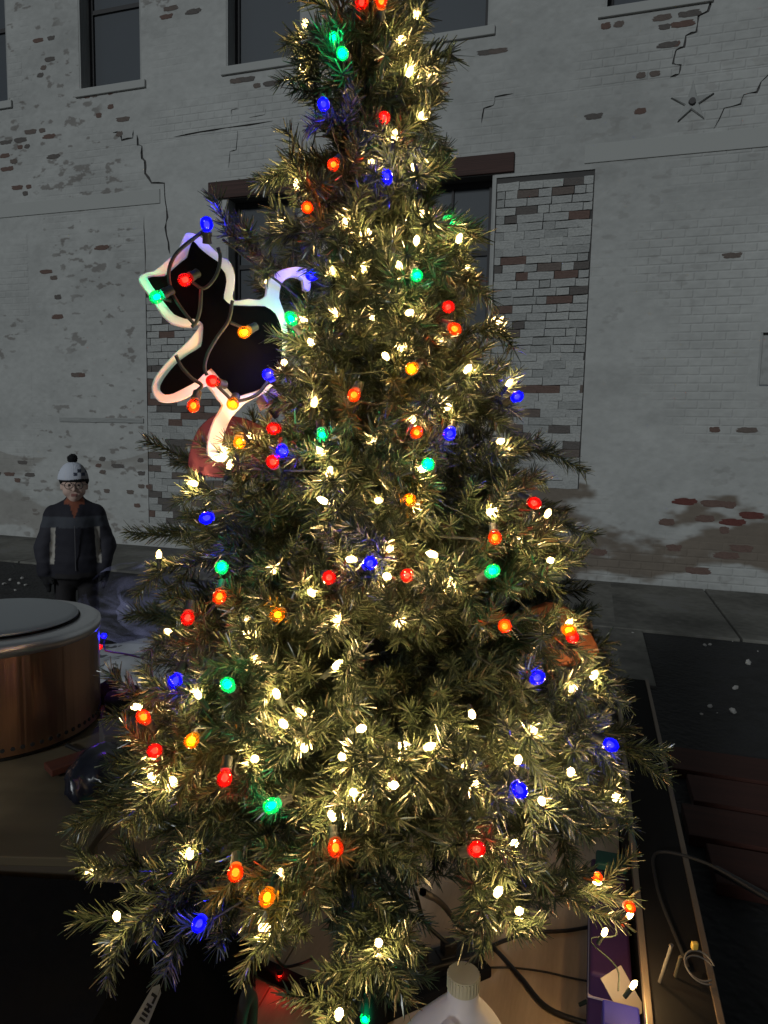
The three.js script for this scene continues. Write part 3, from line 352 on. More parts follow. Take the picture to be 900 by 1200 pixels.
  // the twigs that carry the lamps
  for (const [x, y, z, k] of [...warmBulbs, ...colourBulbs.slice(0, 57)]) {
    if (k === 2) continue; const ax = treeX(y), o = V(x - ax, 0, z - treeZ), q = o.length(); if (q < 0.05) continue; o.normalize();
    const big = typeof k === 'string', back = big ? 0.040 : 0.010, seat = V(x - o.x * back, y - FLOOR - (big ? 0.022 : 0.010), z - treeZ - o.z * back), side = V(-o.z, 0, o.x).multiplyScalar((r() - 0.5) * 0.10);
    const tip = seat.clone().addScaledVector(o, 0.022).addScaledVector(side, 0.3).add(V(0, 0.012 * (r() - 0.3), 0)), L = Math.min(q * 0.7, 0.13);
    branch(tip.clone().addScaledVector(o, -L).sub(side).add(V(0, -0.045 * (r() - 0.2), 0)), tip, Math.floor(r() * 3), r() * 6, 'twig');
  }
  // trunk pole, stand
  const pole = new THREE.CatmullRomCurve3([V(treeX(0.33), 0.03, 0), V(treeX(1.3), 0.97, 0), V(treeX(2.33), 2.0, 0)]);
  part(tree, 'trunk', new THREE.TubeGeometry(pole, 12, 0.016, 10), mat(0.03, 0.04, 0.025, 0.6));
  for (const a of [0.5, 2.65, 4.4]) part(tree, 'stand_leg', rbox(0.0, 0.28, 0.004, 0.028, -0.014, 0.014, 0.004).rotateY(a).translate(treeX(0.33), 0, 0), blackSteel);
  part(tree, 'stand_collar', new THREE.CylinderGeometry(0.03, 0.034, 0.12, 14).translate(treeX(0.33), 0.06, 0), blackSteel);
  console.log('branches', total);
}

// ---------- light strings ----------
const bulbLamp = (o, colour, power) => { const l = new THREE.PointLight(colour, power, 0, 2); l.castShadow = true; l.shadow.radius = 0.25; l.shadow.mapSize.set(128, 128); o.add(l); return l; };
const WARM_POWER = 0.035, COLOUR_POWER = 0.013;
{
  // clear miniature lamps, their glass made to glow as a stand-in halo
  const s = thing('warm_light_string', 'string of small warm white lights wound through the Christmas tree', 'light string', [0, 0, 0]);
  const tipShape = new THREE.LatheGeometry([[0.0001, -0.007], [0.0034, -0.005], [0.0045, -0.001], [0.0047, 0.003], [0.0036, 0.0065], [0.0016, 0.009], [0.0001, 0.0102]].map((p) => new THREE.Vector2(...p)), 10);
  const socketShape = new THREE.CylinderGeometry(0.0042, 0.0036, 0.018, 8).translate(0, -0.0145, 0);
  const bright = new THREE.MeshPhysicalMaterial({ transmission: 0.85, thickness: 0, color: rgb(1, 0.9, 0.7), emissive: rgb(1, 0.60, 0.22), emissiveIntensity: 1.5, roughness: 0.3 });
  const faint = new THREE.MeshPhysicalMaterial({ transmission: 0.85, thickness: 0, color: rgb(1, 0.9, 0.7), emissive: rgb(1, 0.62, 0.24), emissiveIntensity: 1.1, roughness: 0.3 });
  const hot = new THREE.MeshStandardMaterial({ color: rgb(1, 0.9, 0.7), emissive: rgb(1, 0.80, 0.48), emissiveIntensity: 14 }), hotShape = new THREE.SphereGeometry(0.0024, 8, 6).scale(1, 1.3, 1).translate(0, 0.002, 0);
  const socketMat = mat(0.010, 0.018, 0.009, 0.7);
  const r = rngOf(55), left = warmBulbs.map((b) => b), path = [];
  for (const [x, y, z, k] of warmBulbs) {
    const b = part(s, 'bulb', tipShape, k === 1 ? faint : bright); b.castShadow = false;
    const out = V(x - treeX(y), 0, z - treeZ).normalize(); b.position.set(x, y, z);
    b.quaternion.setFromUnitVectors(V(0, 1, 0), V(out.x * 0.5 + (r() - 0.5) * 1.1, 0.55 + (r() - 0.5) * 1.2, out.z * 0.5 + (r() - 0.5) * 1.1).normalize());
    part(b, 'filament', hotShape, hot); part(b, 'socket', socketShape, socketMat);
    bulbLamp(b, rgb(1, 0.67, 0.29), WARM_POWER * (k === 1 ? 0.6 : 1));
  }
  let cur = left.reduce((a, b) => a[1] > b[1] ? a : b); const order = [cur]; left.splice(left.indexOf(cur), 1);
  while (left.length) { let best = 0, bd = 1e9; left.forEach((b, i) => { const d = Math.hypot((b[0] - cur[0]) * 0.7, (b[1] - cur[1]) * 1.5, b[2] - cur[2]) - (b[1] - cur[1]) * 0.3; if (d < bd) { bd = d; best = i; } }); cur = left.splice(best, 1)[0]; order.push(cur); }
  let run = [];
  const flush = () => { if (run.length > 1) part(s, 'cable', cable(run, 0.0013, run.length * 4, 4), socketMat); run = []; };
  order.forEach((b, i) => {
    const p = order[i - 1];
    if (p && Math.hypot(p[0] - b[0], p[1] - b[1], p[2] - b[2]) > 0.2) flush();
    else if (p) { const m = [(p[0] + b[0]) / 2, (p[1] + b[1]) / 2 - 0.02, (p[2] + b[2]) / 2], R = treeR(m[1]) * 0.8, dx = m[0] - treeX(m[1]), dz = m[2] - treeZ, q = Math.hypot(dx, dz) || 1; if (b[3] !== 2) run.push([treeX(m[1]) + dx / q * R, m[1], treeZ + dz / q * R]); else run.push(m); }
    const out = V(b[0] - treeX(b[1]), 0, b[2] - treeZ).normalize(); run.push([b[0] - out.x * 0.022, b[1] - 0.018, b[2] - out.z * 0.022]);
  });
  flush();
}
const HUES = { r: [1, 0.045, 0.03], g: [0.0, 0.95, 0.42], b: [0.03, 0.03, 1], o: [1, 0.19, 0.015], a: [1, 0.47, 0.02] };
const globe = new THREE.SphereGeometry(0.0092, 20, 14).scale(1, 1.12, 1).translate(0, 0.004, 0), bulbSocket = merge([new THREE.CylinderGeometry(0.0058, 0.0066, 0.016, 10).translate(0, -0.014, 0), new THREE.CylinderGeometry(0.0072, 0.0072, 0.006, 10).translate(0, -0.009, 0)]), core = new THREE.SphereGeometry(0.0040, 10, 8).scale(1, 1.3, 1).translate(0, 0.003, 0);
const darkGreen = mat(0.008, 0.012, 0.010, 0.65);
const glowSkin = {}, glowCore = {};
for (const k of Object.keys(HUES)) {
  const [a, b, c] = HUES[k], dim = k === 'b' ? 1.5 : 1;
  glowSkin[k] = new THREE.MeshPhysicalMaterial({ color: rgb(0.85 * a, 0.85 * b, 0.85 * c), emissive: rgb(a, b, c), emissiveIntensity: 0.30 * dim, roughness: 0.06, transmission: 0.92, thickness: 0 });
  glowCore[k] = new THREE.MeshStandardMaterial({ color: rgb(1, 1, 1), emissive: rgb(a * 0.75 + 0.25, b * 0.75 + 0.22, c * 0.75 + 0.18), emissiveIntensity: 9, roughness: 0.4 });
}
function colourBulb(s, [x, y, z, k], r, up) {
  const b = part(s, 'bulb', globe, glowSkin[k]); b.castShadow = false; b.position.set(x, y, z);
  const out = V(x - treeX(y), 0, z - treeZ).normalize();
  b.quaternion.setFromUnitVectors(V(0, 1, 0), up ?? V(out.x * 0.5 + (r() - 0.5) * 1.0, (r() - 0.5) * 1.4, out.z * 0.7 + (r() - 0.5) * 0.6).normalize());
  part(b, 'filament', core, glowCore[k]); part(b, 'socket', bulbSocket, darkGreen);
  bulbLamp(b, rgb(...HUES[k]), COLOUR_POWER * (k === 'b' ? 1.6 : k === 'r' ? 0.5 : 0.8));
}
{
  const s = thing('coloured_light_string', 'string of red, green, blue and amber globe lights over tree and cat cutout', 'light string', [0, 0, 0]);
  const r = rngOf(91);
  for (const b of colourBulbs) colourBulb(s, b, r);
  const left = colourBulbs.slice(0, 57); let cur = left.reduce((a, b) => a[1] > b[1] ? a : b); const order = [cur]; left.splice(left.indexOf(cur), 1);
  while (left.length) { let best = 0, bd = 1e9; left.forEach((b, i) => { const d = Math.hypot((b[0] - cur[0]) * 0.6, (b[1] - cur[1]) * 1.5, b[2] - cur[2]) - (b[1] - cur[1]) * 0.3; if (d < bd) { bd = d; best = i; } }); cur = left.splice(best, 1)[0]; order.push(cur); }
  let run = []; const flush = () => { if (run.length > 1) part(s, 'cable', cable(run, 0.0020, run.length * 4, 5), darkGreen); run = []; };
  order.forEach((b, i) => {
    const p = order[i - 1];
    if (p && Math.hypot(p[0] - b[0], p[1] - b[1], p[2] - b[2]) > 0.26) flush();
    else if (p) { const m = [(p[0] + b[0]) / 2, (p[1] + b[1]) / 2 - 0.03, (p[2] + b[2]) / 2], R = treeR(m[1]) * 0.78, dx = m[0] - treeX(m[1]), dz = m[2] - treeZ, q = Math.hypot(dx, dz) || 1; run.push([treeX(m[1]) + dx / q * R, m[1], treeZ + dz / q * R]); }
    const out = V(b[0] - treeX(b[1]), 0, b[2] - treeZ).normalize(); run.push([b[0] - out.x * 0.024, b[1] - 0.012, b[2] - out.z * 0.024]);
  });
  flush();
  for (const c of catCables) part(s, 'cable', cable(c, 0.0027, c.length * 6, 6), darkGreen);
  const f = thing('coloured_light_string', 'short string with one red and one blue light behind the fire pit', 'light string', [0, 0, 0]);
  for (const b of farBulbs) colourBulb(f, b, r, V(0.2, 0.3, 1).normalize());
  part(f, 'cable', cable([[farBulbs[0][0] - 0.16, farBulbs[0][1] - 0.03, farBulbs[0][2] - 0.02], [farBulbs[1][0], farBulbs[1][1] - 0.0, farBulbs[1][2] - 0.02], [farBulbs[0][0], farBulbs[0][1] - 0.01, farBulbs[0][2] - 0.02], [farBulbs[0][0] + 0.09, farBulbs[0][1] - 0.015, farBulbs[0][2] + 0.02], [farBulbs[0][0] + 0.4, farBulbs[0][1] + 0.03, -1.7]], 0.0026), darkGreen);
}

// ---------- painted plywood cutouts in the tree ----------
const flat = (pts, depth, bevel = 0.0012) => { const s = new THREE.Shape(); pts.forEach((p, i) => i ? s.lineTo(p[0], p[1]) : s.moveTo(p[0], p[1])); s.closePath(); return new THREE.ExtrudeGeometry(s, { depth, bevelEnabled: true, bevelSize: bevel, bevelThickness: bevel, bevelSegments: 1, curveSegments: 4 }); };
const roundPoly = (pts, n = 3) => { const c = new THREE.CatmullRomCurve3(pts.map((p) => V(p[0], p[1], 0)), true, 'catmullrom', 0.35); return c.getPoints(pts.length * n).slice(0, -1).map((p) => [p.x, p.y]); };
{
  const white = mat(0.80, 0.79, 0.76, 0.55), black = new THREE.MeshPhysicalMaterial({ color: rgb(0.002, 0.002, 0.0025), roughness: 0.95, specularIntensity: 0.05 });
  const c = thing('cat_cutout', 'black plywood cat cutout with white painted outline leaning out of the tree', 'cutout', CAT_AT, 22 * Math.PI / 180);
  part(c, 'outline_board', flat(roundPoly(catOuter, 2), 0.011).translate(0, 0, -0.013), white, 'white painted edge');
  const b = part(c, 'black_face', flat(roundPoly(catInner, 2), 0.002, 0.0006), black, 'flat black painted body'); b.position.z = 0.0002;
  const o = thing('orange_cutout', 'orange painted cutout with dark ear poking out of the right branches', 'cutout', [0, 0, -1.036]);
  part(o, 'board', flat(roundPoly(orangeCut, 2), 0.012), mat(0.20, 0.055, 0.015, 0.75));
  part(o, 'ear', flat([[-0.016, -0.012], [0.004, 0.014], [0.010, -0.018]].map(([x, y]) => [x + orangeCut[4][0], y + orangeCut[4][1] + 0.004]), 0.010), mat(0.02, 0.012, 0.01, 0.7)).position.z = -0.014;
  solo('maroon_cutout', flat(roundPoly(maroonCut, 2), 0.010).translate(0, 0, -1.165), mat(0.075, 0.006, 0.018, 0.8), 'dark maroon painted cutout half hidden behind the cat leg', 'cutout');
  // ribbons: curved satin loops with thickness
  function ribbon(name, at, w, size, m, label, turn) {
    const pts = []; for (let i = 0; i <= 26; i++) { const t = i / 26 * Math.PI * 2, q = size * (0.75 + 0.2 * Math.sin(t * 2)); pts.push([q * Math.cos(t) * 1.25, q * Math.sin(t) * 0.62 + 0.006 * Math.sin(t * 5), 0.006 * Math.sin(t * 3)]); }
    const pos = [], idx = []; pts.forEach(([x, y, z], i) => { const cr = 0.18 * Math.sin(i * 1.3); for (const [a, s] of [[-0.5, 0], [0.5, 0], [0.5, 1], [-0.5, 1]]) { const l = Math.hypot(x, y) || 1, k = s * 0.0016; pos.push(x - x / l * k, y - y / l * k + cr * a * w * 0.5, z + a * w); } });
    for (let i = 0; i < 26; i++) for (let k = 0; k < 4; k++) { const a = i * 4 + k, b = i * 4 + (k + 1) % 4; idx.push(a, b, a + 4, b, b + 4, a + 4); }
    const g = new THREE.BufferGeometry(); g.setAttribute('position', new THREE.Float32BufferAttribute(pos, 3)); g.setIndex(idx); g.computeVertexNormals(); g.rotateX(0.5).rotateY(turn).translate(...at);
    solo(name, g, m, label, 'ribbon');
  }
  const mesh = mat(0.04, 0.025, 0.045, 0.5, { side: THREE.DoubleSide });
  ribbon('ribbon_loop', P_RIBBON, 0.032, 0.022, mesh, 'crumpled dark purple ribbon loop beside the cat cutout', 0.4);
  const satin = mat(0.085, 0.040, 0.034, 0.5, { side: THREE.DoubleSide });
  ribbon('ribbon_loop', P_RIBBON2, 0.022, 0.018, satin, 'rose brown satin ribbon loop low in the tree, the left one', 0.9);
  ribbon('ribbon_loop', P_RIBBON3, 0.020, 0.016, satin, 'rose brown satin ribbon loop low in the tree, the right one', -0.4);
}

// ---------- fire pit on its platform ----------
const TOP = 0.62;
{
  const pl = thing('wooden_platform', 'low tan plywood platform under the steel fire pit', 'platform', [0, 0, 0]);
  const ply = mat(1, 1, 1, 0.85, { map: texture(512, 512, (u, v) => { const w = fbm(u * 4, v * 26, 401, 4), st = smooth(0.46, 0.66, fbm(u * 3.2 + 4, v * 3.2, 409, 5)), k = (0.55 + 0.7 * w) * (1 - 0.55 * st); return lin(0.20 * k, 0.158 * k, 0.088 * k); }) });
  const sheet = (x0, x1, z0, z1) => { const g = rbox(x0, x1, TOP - 0.02, TOP, z0, z1, 0.003, 1), p = g.attributes.position, uv = g.attributes.uv; for (let k = 0; k < p.count; k++) uv.setXY(k, p.getX(k) * 0.6, p.getZ(k) * 0.5 + p.getY(k)); return g; };
  part(pl, 'top_sheet', sheet(-1.95, -1.12, -2.16, -1.262), ply); part(pl, 'top_sheet', sheet(-1.118, -0.58, -2.16, -1.262), ply);
  for (const x of [-1.9, -1.15, -0.66]) for (const z of [-2.12, -1.36]) part(pl, 'leg', box(x, x + 0.07, FLOOR, TOP - 0.021, z, z + 0.07), ply);
  part(pl, 'apron', box(-1.93, -0.60, TOP - 0.12, TOP - 0.0205, -1.30, -1.276), mat(0.06, 0.045, 0.03, 0.8));
  const R = 0.262, H = 0.305, cx = -1.075, cz = -1.865;
  const p = thing('fire_pit', 'round stainless steel smokeless fire pit, tinted brown as if reflecting wood, with dark lid', 'fire pit', [cx, TOP, cz]);
  const brushed = texture(1024, 64, (u, v) => { const a = fbm(u * 160, v * 1.5, 501, 3); return [a, a, a]; }, false);
  const wallMat = new THREE.MeshPhysicalMaterial({ color: rgb(0.46, 0.28, 0.19), metalness: 0.95, roughness: 0.32, anisotropy: 0.7, anisotropyRotation: Math.PI / 2, bumpMap: brushed, bumpScale: 0.0012 }), steel = mat(0.66, 0.67, 0.69, 0.34, { metalness: 0.95 }), dark = mat(0.02, 0.02, 0.02, 0.7);  // brown tint of the wall stands in for wood reflected in the steel
  const lathe = (a, n = 96) => new THREE.LatheGeometry(a.map((q) => new THREE.Vector2(...q)), n);
  part(p, 'wall', lathe([[R - 0.012, 0.012], [R, 0.016], [R, 0.15], [R + 0.001, H - 0.034], [R - 0.004, H - 0.03]]), wallMat, 'brushed outer wall with brown wood reflection put into its colour');
  part(p, 'rim', lathe([[R - 0.004, H - 0.036], [R + 0.004, H - 0.032], [R + 0.007, H - 0.018], [R + 0.005, H - 0.006], [R - 0.004, H], [R - 0.03, H + 0.002], [R - 0.062, H + 0.001], [R - 0.066, H - 0.02]]), steel);
  part(p, 'flame_ring', lathe([[R - 0.066, H - 0.05], [R - 0.066, H - 0.006], [R - 0.05, H + 0.004]]), dark);
  part(p, 'lid', lathe([[0.0001, H + 0.024], [0.12, H + 0.022], [R - 0.07, H + 0.019], [R - 0.057, H + 0.014], [R - 0.054, H + 0.008], [R - 0.06, H + 0.005], [0.0001, H + 0.004]]), mat(0.42, 0.45, 0.48, 0.42, { metalness: 0.8 }), 'dull dark grey steel lid');
  const hole = new THREE.CylinderGeometry(0.0055, 0.0055, 0.006, 10).rotateX(Math.PI / 2);
  for (let i = 0; i < 72; i++) { const a = i / 72 * Math.PI * 2; if (Math.cos(a - 0.55) < -0.15) continue; const h = part(p, 'vent_hole', hole, dark); h.position.set((R - 0.0015) * Math.sin(a), 0.034, (R - 0.0015) * Math.cos(a)); h.rotation.y = a; }
  part(p, 'base_ring', lathe([[R - 0.03, 0.0], [R - 0.014, 0.0], [R - 0.012, 0.013], [R - 0.03, 0.013]]), dark);
  // things lying beside it
  const red = mat(0.9, 0.55, 0.4, 0.75, { map: woodMap(451, [0.035, 0.014, 0.01], [0.14, 0.055, 0.035]) });
  solo('kindling_board', rbox(-0.17, 0.17, 0, 0.018, -0.03, 0.03, 0.003, 1).rotateY(0.75).rotateZ(0.05).translate(-0.68, TOP + 0.012, -1.70), red, 'short red brown board lying next to the fire pit', 'board');
  solo('kindling_board', rbox(-0.12, 0.12, 0, 0.016, -0.025, 0.025, 0.003, 1).rotateY(0.25).translate(-0.60, TOP + 0.032, -1.74), red, 'smaller red brown board crossing on top of the other board', 'board');
  solo('rubber_hose', cable([[-0.83, TOP + 0.005, -1.74], [-0.76, TOP + 0.006, -1.70], [-0.70, TOP + 0.036, -1.68], [-0.62, TOP + 0.05, -1.66]], 0.006), mat(0.012, 0.012, 0.012, 0.5), 'thick black rubber hose lying at the foot of the fire pit', 'hose');
  // dark folded cloth / bag
  const bagField = (cx0, cy0, cz0, sx, sy, sz, seed) => fieldMesh((x, y, z) => { const px = (x - cx0) / sx, py = (y - cy0) / sy, pz = (z - cz0) / sz, l = Math.hypot(px, py, pz) || 1; return (l - 1 - 0.22 * (fbm(px * 2 + 5, py * 2 + pz * 2, seed, 3) - 0.5) - 0.13 * Math.sin(px * 6 + py * 4 + pz * 3)) * Math.min(sx, sy, sz); }, [cx0 - sx * 1.5, cy0 - sy * 1.5, cz0 - sz * 1.5], [cx0 + sx * 1.5, cy0 + sy * 1.5, cz0 + sz * 1.5], 0.012);
  solo('plastic_bag', bagField(-0.65, TOP + 0.05, -1.50, 0.055, 0.06, 0.09, 7), mat(0.010, 0.012, 0.022, 0.3), 'crumpled black plastic bag on the platform behind the tree', 'bag');
  solo('grey_box', rbox(-0.055, 0.055, 0, 0.10, -0.05, 0.05, 0.004).rotateY(0.5).translate(-0.645, TOP + 0.001, -1.66), mat(0.075, 0.068, 0.07, 0.8), 'small dark grey box beside the plastic bag', 'box');
  solo('folded_cloth', fieldMesh((x, y, z) => { const a = capsule(x, y, z, [-0.85, 0.645, -2.06], [-0.835, 0.705, -2.08], 0.035, 0.014); const b = capsule(x, y, z, [-0.80, 0.645, -1.98], [-0.76, 0.66, -2.02], 0.035, 0.025); return smin(a, b, 0.03) + 0.006 * Math.sin(x * 90 + y * 50); }, [-0.96, 0.58, -2.2], [-0.66, 0.9, -1.88], 0.012), mat(0.012, 0.012, 0.014, 0.9), 'peaked dark cloth heap standing behind the fire pit', 'cloth');
}
// ---------- white cloth covered bale and haze beyond the pit ----------
{
  const b = thing('covered_bale', 'low bale draped in a white cloth with faint dark print, behind the pit', 'bale', [-1.22, 0, -2.98], 0.2);
  const clothMap = texture(512, 512, (u, v) => { const n = fbm(u * 6, v * 6, 601, 4), s = smooth(0.62, 0.68, fbm(u * 22, v * 22, 607, 3)), k = (0.82 + 0.3 * (n - 0.5)) * (1 - 0.5 * s); return [k * 0.98, k * 0.99, k]; });
  part(b, 'cloth', fieldMesh((x, y, z) => { const w = 0.010 * Math.sin(x * 17 + 3 * z) + 0.008 * Math.sin(z * 23 + x * 5) * 1.0; const qx = Math.abs(x) - 0.42, qy = Math.abs(y - 0.21 - w) - 0.21, qz = Math.abs(z) - 0.28; return Math.hypot(Math.max(qx, 0), Math.max(qy, 0), Math.max(qz, 0)) + Math.min(Math.max(qx, qy, qz), 0) - 0.025 - 0.006 * Math.sin(x * 40 + y * 9) * (y < 0.4 ? 1 : 0); }, [-0.52, 0.0, -0.38], [0.52, 0.54, 0.38], 0.02), mat(0.86, 0.88, 0.92, 0.9, { map: clothMap }));
  { const g = b.children[0].geometry, p = g.attributes.position, uv = []; for (let i = 0; i < p.count; i++) uv.push(p.getX(i) * 1.2, (p.getZ(i) + p.getY(i)) * 1.2); g.setAttribute('uv', new THREE.Float32BufferAttribute(uv, 2)); }
  part(b, 'binding_strap', rbox(-0.452, 0.452, 0.335, 0.36, 0.295, 0.318, 0.004), mat(0.03, 0.03, 0.035, 0.8));
}

// ---------- thin wood smoke drifting off the pit ----------
{
  const wisps = texture(512, 512, (u, v) => { const n = fbm(u * 5 + 1.5 * fbm(u * 3, v * 3, 881, 3), v * 7 + 1.5 * fbm(u * 3, v * 3, 885, 3), 871, 5), k = 0.36 * smooth(0.48, 0.76, n); return [k, k, k]; }, false);
  const m = new THREE.MeshStandardMaterial({ color: rgb(0.46, 0.47, 0.78), roughness: 1, alphaMap: wisps, transparent: true, side: THREE.DoubleSide });
  const puff = (x, y, z, sx, sy, sz, seed) => { const g = new THREE.SphereGeometry(1, 56, 36), p = g.attributes.position; for (let i = 0; i < p.count; i++) { const a = p.getX(i), b = p.getY(i), c = p.getZ(i), k = 0.72 + 0.6 * fbm(a * 1.6 + seed, b * 1.6 + c * 1.3 + seed, seed, 4); p.setXYZ(i, x + a * k * sx, y + b * k * sy, z + c * k * sz); } g.computeVertexNormals(); return g; };
  const s = solo('smoke', merge([puff(-1.12, 0.60, -3.35, 0.36, 0.20, 0.25, 3), puff(-1.05, 0.52, -3.9, 0.5, 0.26, 0.3, 14)]), m, 'thin bluish smoke drifting low behind the fire pit', 'smoke', undefined, 'stuff'); s.castShadow = false;
}

// ---------- child ----------
{
  const P = thing('person', 'child in dark padded coat and white bobble hat by the wall', 'person', [-2.011, 0, -4.414], 0.40);
  const navy = [0.016, 0.016, 0.026], yoke = [0.055, 0.062, 0.078], sleeve = [0.030, 0.030, 0.042], cream = [0.42, 0.40, 0.36], trousers = [0.018, 0.016, 0.018], skin = [0.70, 0.50, 0.42], scarf = [0.24, 0.075, 0.04], boot = [0.02, 0.018, 0.016], glove = [0.012, 0.012, 0.014], lips = [0.34, 0.15, 0.13];
  const B = (x, y, z) => {
    const ax = Math.abs(x);
    let d = capsule(x, y, z * 1.12, [0, 0.80, 0], [0.008, 0.60, 0], 0.158, 0.182);
    d = smin(d, capsule(x, y, z, [0.06 * Math.sign(x), 0.888, -0.01], [0.135 * Math.sign(x), 0.862, -0.01], 0.078, 0.080), 0.05);                  // shoulders
    d = smin(d, Math.max(Math.hypot(x / 1.2, z) - 0.162, Math.abs(y - 0.555) - 0.06), 0.03);                                                   // hem
    const s = Math.sign(x) || 1;
    let arm = capsule(x, y, z, [0.155 * s, 0.85, -0.01], [0.215 * s, 0.68, 0.0], 0.076, 0.070); arm = smin(arm, capsule(x, y, z, [0.215 * s, 0.68, 0.0], [(x > 0 ? 0.195 : 0.215) * s, 0.545, x > 0 ? 0.07 : 0.04], 0.070, 0.058), 0.03);
    d = smin(d, arm, 0.018);
    d = Math.min(d, capsule(x, y, z, [0.205 * s, 0.50, 0.055], [0.200 * s, 0.475, 0.062], 0.036, 0.030));                                        // mitten palm
    d = smin(d, capsule(x, y, z, [0.200 * s, 0.485, 0.06], [0.192 * s, 0.425, 0.065], 0.026, 0.016), 0.01); d = smin(d, capsule(x, y, z, [0.185 * s, 0.505, 0.08], [0.165 * s, 0.47, 0.092], 0.013, 0.010), 0.008);
    let leg = capsule(x, y, z, [0.075 * s, 0.56, 0], [0.085 * s, 0.30, 0.012], 0.088, 0.070); leg = smin(leg, capsule(x, y, z, [0.085 * s, 0.30, 0.012], [0.090 * s, 0.09, -0.005], 0.068, 0.056), 0.03);
    d = smin(d, leg, 0.02);
    d = smin(d, capsule(x, y, z, [0.09 * s, 0.048, -0.02], [0.10 * s, 0.042, 0.10], 0.048, 0.042), 0.02); d = Math.max(d, -y + 0.002);
    d = smin(d, capsule(x, y, z, [0, 0.90, -0.01], [0, 0.96, 0.0], 0.085, 0.066), 0.03);                                                          // collar and neck
    d = smin(d, capsule(x, y, z, [0.07 * s, 0.915, -0.02], [0.03 * s, 0.885, 0.085], 0.040, 0.030), 0.02);                                        // hood roll
    return d + 0.0012 * Math.sin(y * 105 + 3 * Math.sin(x * 14)) * (y > 0.53 && y < 0.86 ? 1 : 0) + 0.012 * (fbm(x * 16 + 9, y * 13 + z * 9, 41, 2) - 0.5);
  };
  const H = (x, y, z) => {                                                                                                                      // head
    const ax = Math.abs(x);
    let d = (Math.hypot(x / 0.083, (y - 1.085) / 0.118, (z - 0.005) / 0.097) - 1) * 0.085;
    d = smin(d, capsule(x, y, z, [0, 0.995, 0.055], [0, 1.0, 0.06], 0.032, 0.03), 0.035);
    d = smin(d, capsule(x, y, z, [0.042 * (Math.sign(x) || 1), 1.045, 0.066], [0.05 * (Math.sign(x) || 1), 1.04, 0.05], 0.026, 0.026), 0.03);
    d = smin(d, capsule(x, y, z, [0, 1.092, 0.098], [0, 1.056, 0.116], 0.007, 0.0125), 0.012);
    d = smin(d, capsule(ax, y, z, [0.086, 1.085, -0.005], [0.088, 1.06, 0.0], 0.014, 0.010), 0.01);
    d = -smin(-d, Math.hypot(ax - 0.033, (y - 1.092) * 1.2, z - 0.112) - 0.016, 0.012);
    d = -smin(-d, Math.hypot(x * 0.4, (y - 1.018) * 2.2, z - 0.106) - 0.010, 0.006);
    d = smin(d, capsule(x, y, z, [-0.014, 1.022, 0.092], [0.014, 1.022, 0.092], 0.0065, 0.0065), 0.006); d = smin(d, capsule(x, y, z, [-0.011, 1.012, 0.091], [0.011, 1.012, 0.091], 0.0075, 0.0075), 0.006);
    return d;
  };
  const bodyColour = (x, y, z) => {
    const ax = Math.abs(x);
    if (y > 0.945 && ax < 0.07 && z > 0.03) return scarf;
    if (y > 0.83 && z > 0.05 && ax < 0.028 - (0.93 - y) * 0.4) return scarf;
    if (y < 0.085) return boot;
    if (y < 0.515 && ax > 0.15) return glove;
    if (y < 0.53 && ax < 0.15) return trousers;
    if (y > 0.875) return navy;
    if (y > 0.81 && y <= 0.875) return yoke;
    if (z > -0.01 && y < 0.81 && y > 0.585 && ax > 0.135 + (0.81 - y) * 0.06 && ax < 0.168 + (0.81 - y) * 0.06) return cream;
    if (ax > 0.155) return y < 0.60 ? navy : sleeve;
    return navy;
  };
  const headColour = (x, y, z) => Math.abs(y - 1.017) < 0.011 && Math.abs(x) < 0.022 && z > 0.08 ? lips : skin;
  const cloth = new THREE.MeshStandardMaterial({ vertexColors: true, roughness: 0.82 });
  const bodyG = fieldMesh(B, [-0.33, -0.03, -0.24], [0.33, 1.04, 0.24], 0.0095, bodyColour), headG = fieldMesh(H, [-0.12, 0.93, -0.12], [0.12, 1.23, 0.14], 0.0045, headColour);
  const raise = (g) => { const p = g.attributes.position; for (let i = 0; i < p.count; i++) p.setXYZ(i, p.getX(i) * 0.84, (p.getY(i) - 0.955) * 0.86 + 1.005, p.getZ(i) * 0.84); g.computeVertexNormals(); return g; };
  { const p = bodyG.attributes.position; for (let i = 0; i < p.count; i++) p.setXYZ(i, p.getX(i) * 0.84, p.getY(i) * 1.055, p.getZ(i) * 0.88); bodyG.computeVertexNormals(); }
  part(P, 'body', merge2([bodyG, raise(headG)]), cloth);
  const hat = part(P, 'hat', fieldMesh((x, y, z) => { const d = Math.hypot((x + 0.006) / 0.111, (y - 1.115) / 0.148, (z + 0.004) / 0.116) - 1; return Math.max(d * 0.105 + 0.0015 * Math.sin(Math.atan2(x, z) * 46), 1.118 + 0.012 - 0.25 * z * 0.2 - y); }, [-0.135, 1.10, -0.14], [0.135, 1.28, 0.14], 0.006, (x, y, z) => hash2(Math.floor(x * 38), Math.floor(y * 38), 8) > 0.86 && y < 1.235 ? [0.05, 0.06, 0.10] : x > 0.05 ? [0.30, 0.30, 0.32] : [0.66, 0.70, 0.80]), new THREE.MeshStandardMaterial({ vertexColors: true, roughness: 0.95 }));  // one side darker, the other bluish white: side light put into the hat colour
  part(hat, 'brim', fieldMesh((x, y, z) => { const q = Math.hypot(Math.hypot(x / 1.0, (z + 0.002) / 1.08) - 0.096, (y - 1.128 + 0.16 * Math.max(0, -z) + 0.0) * 0.7) - 0.0095; const lap = capsule(Math.abs(x), y, z, [0.091, 1.115, -0.012], [0.084, 1.075, -0.005], 0.014, 0.010); return smin(q, lap, 0.01); }, [-0.14, 0.99, -0.15], [0.14, 1.18, 0.14], 0.006), mat(0.012, 0.012, 0.014, 0.95));
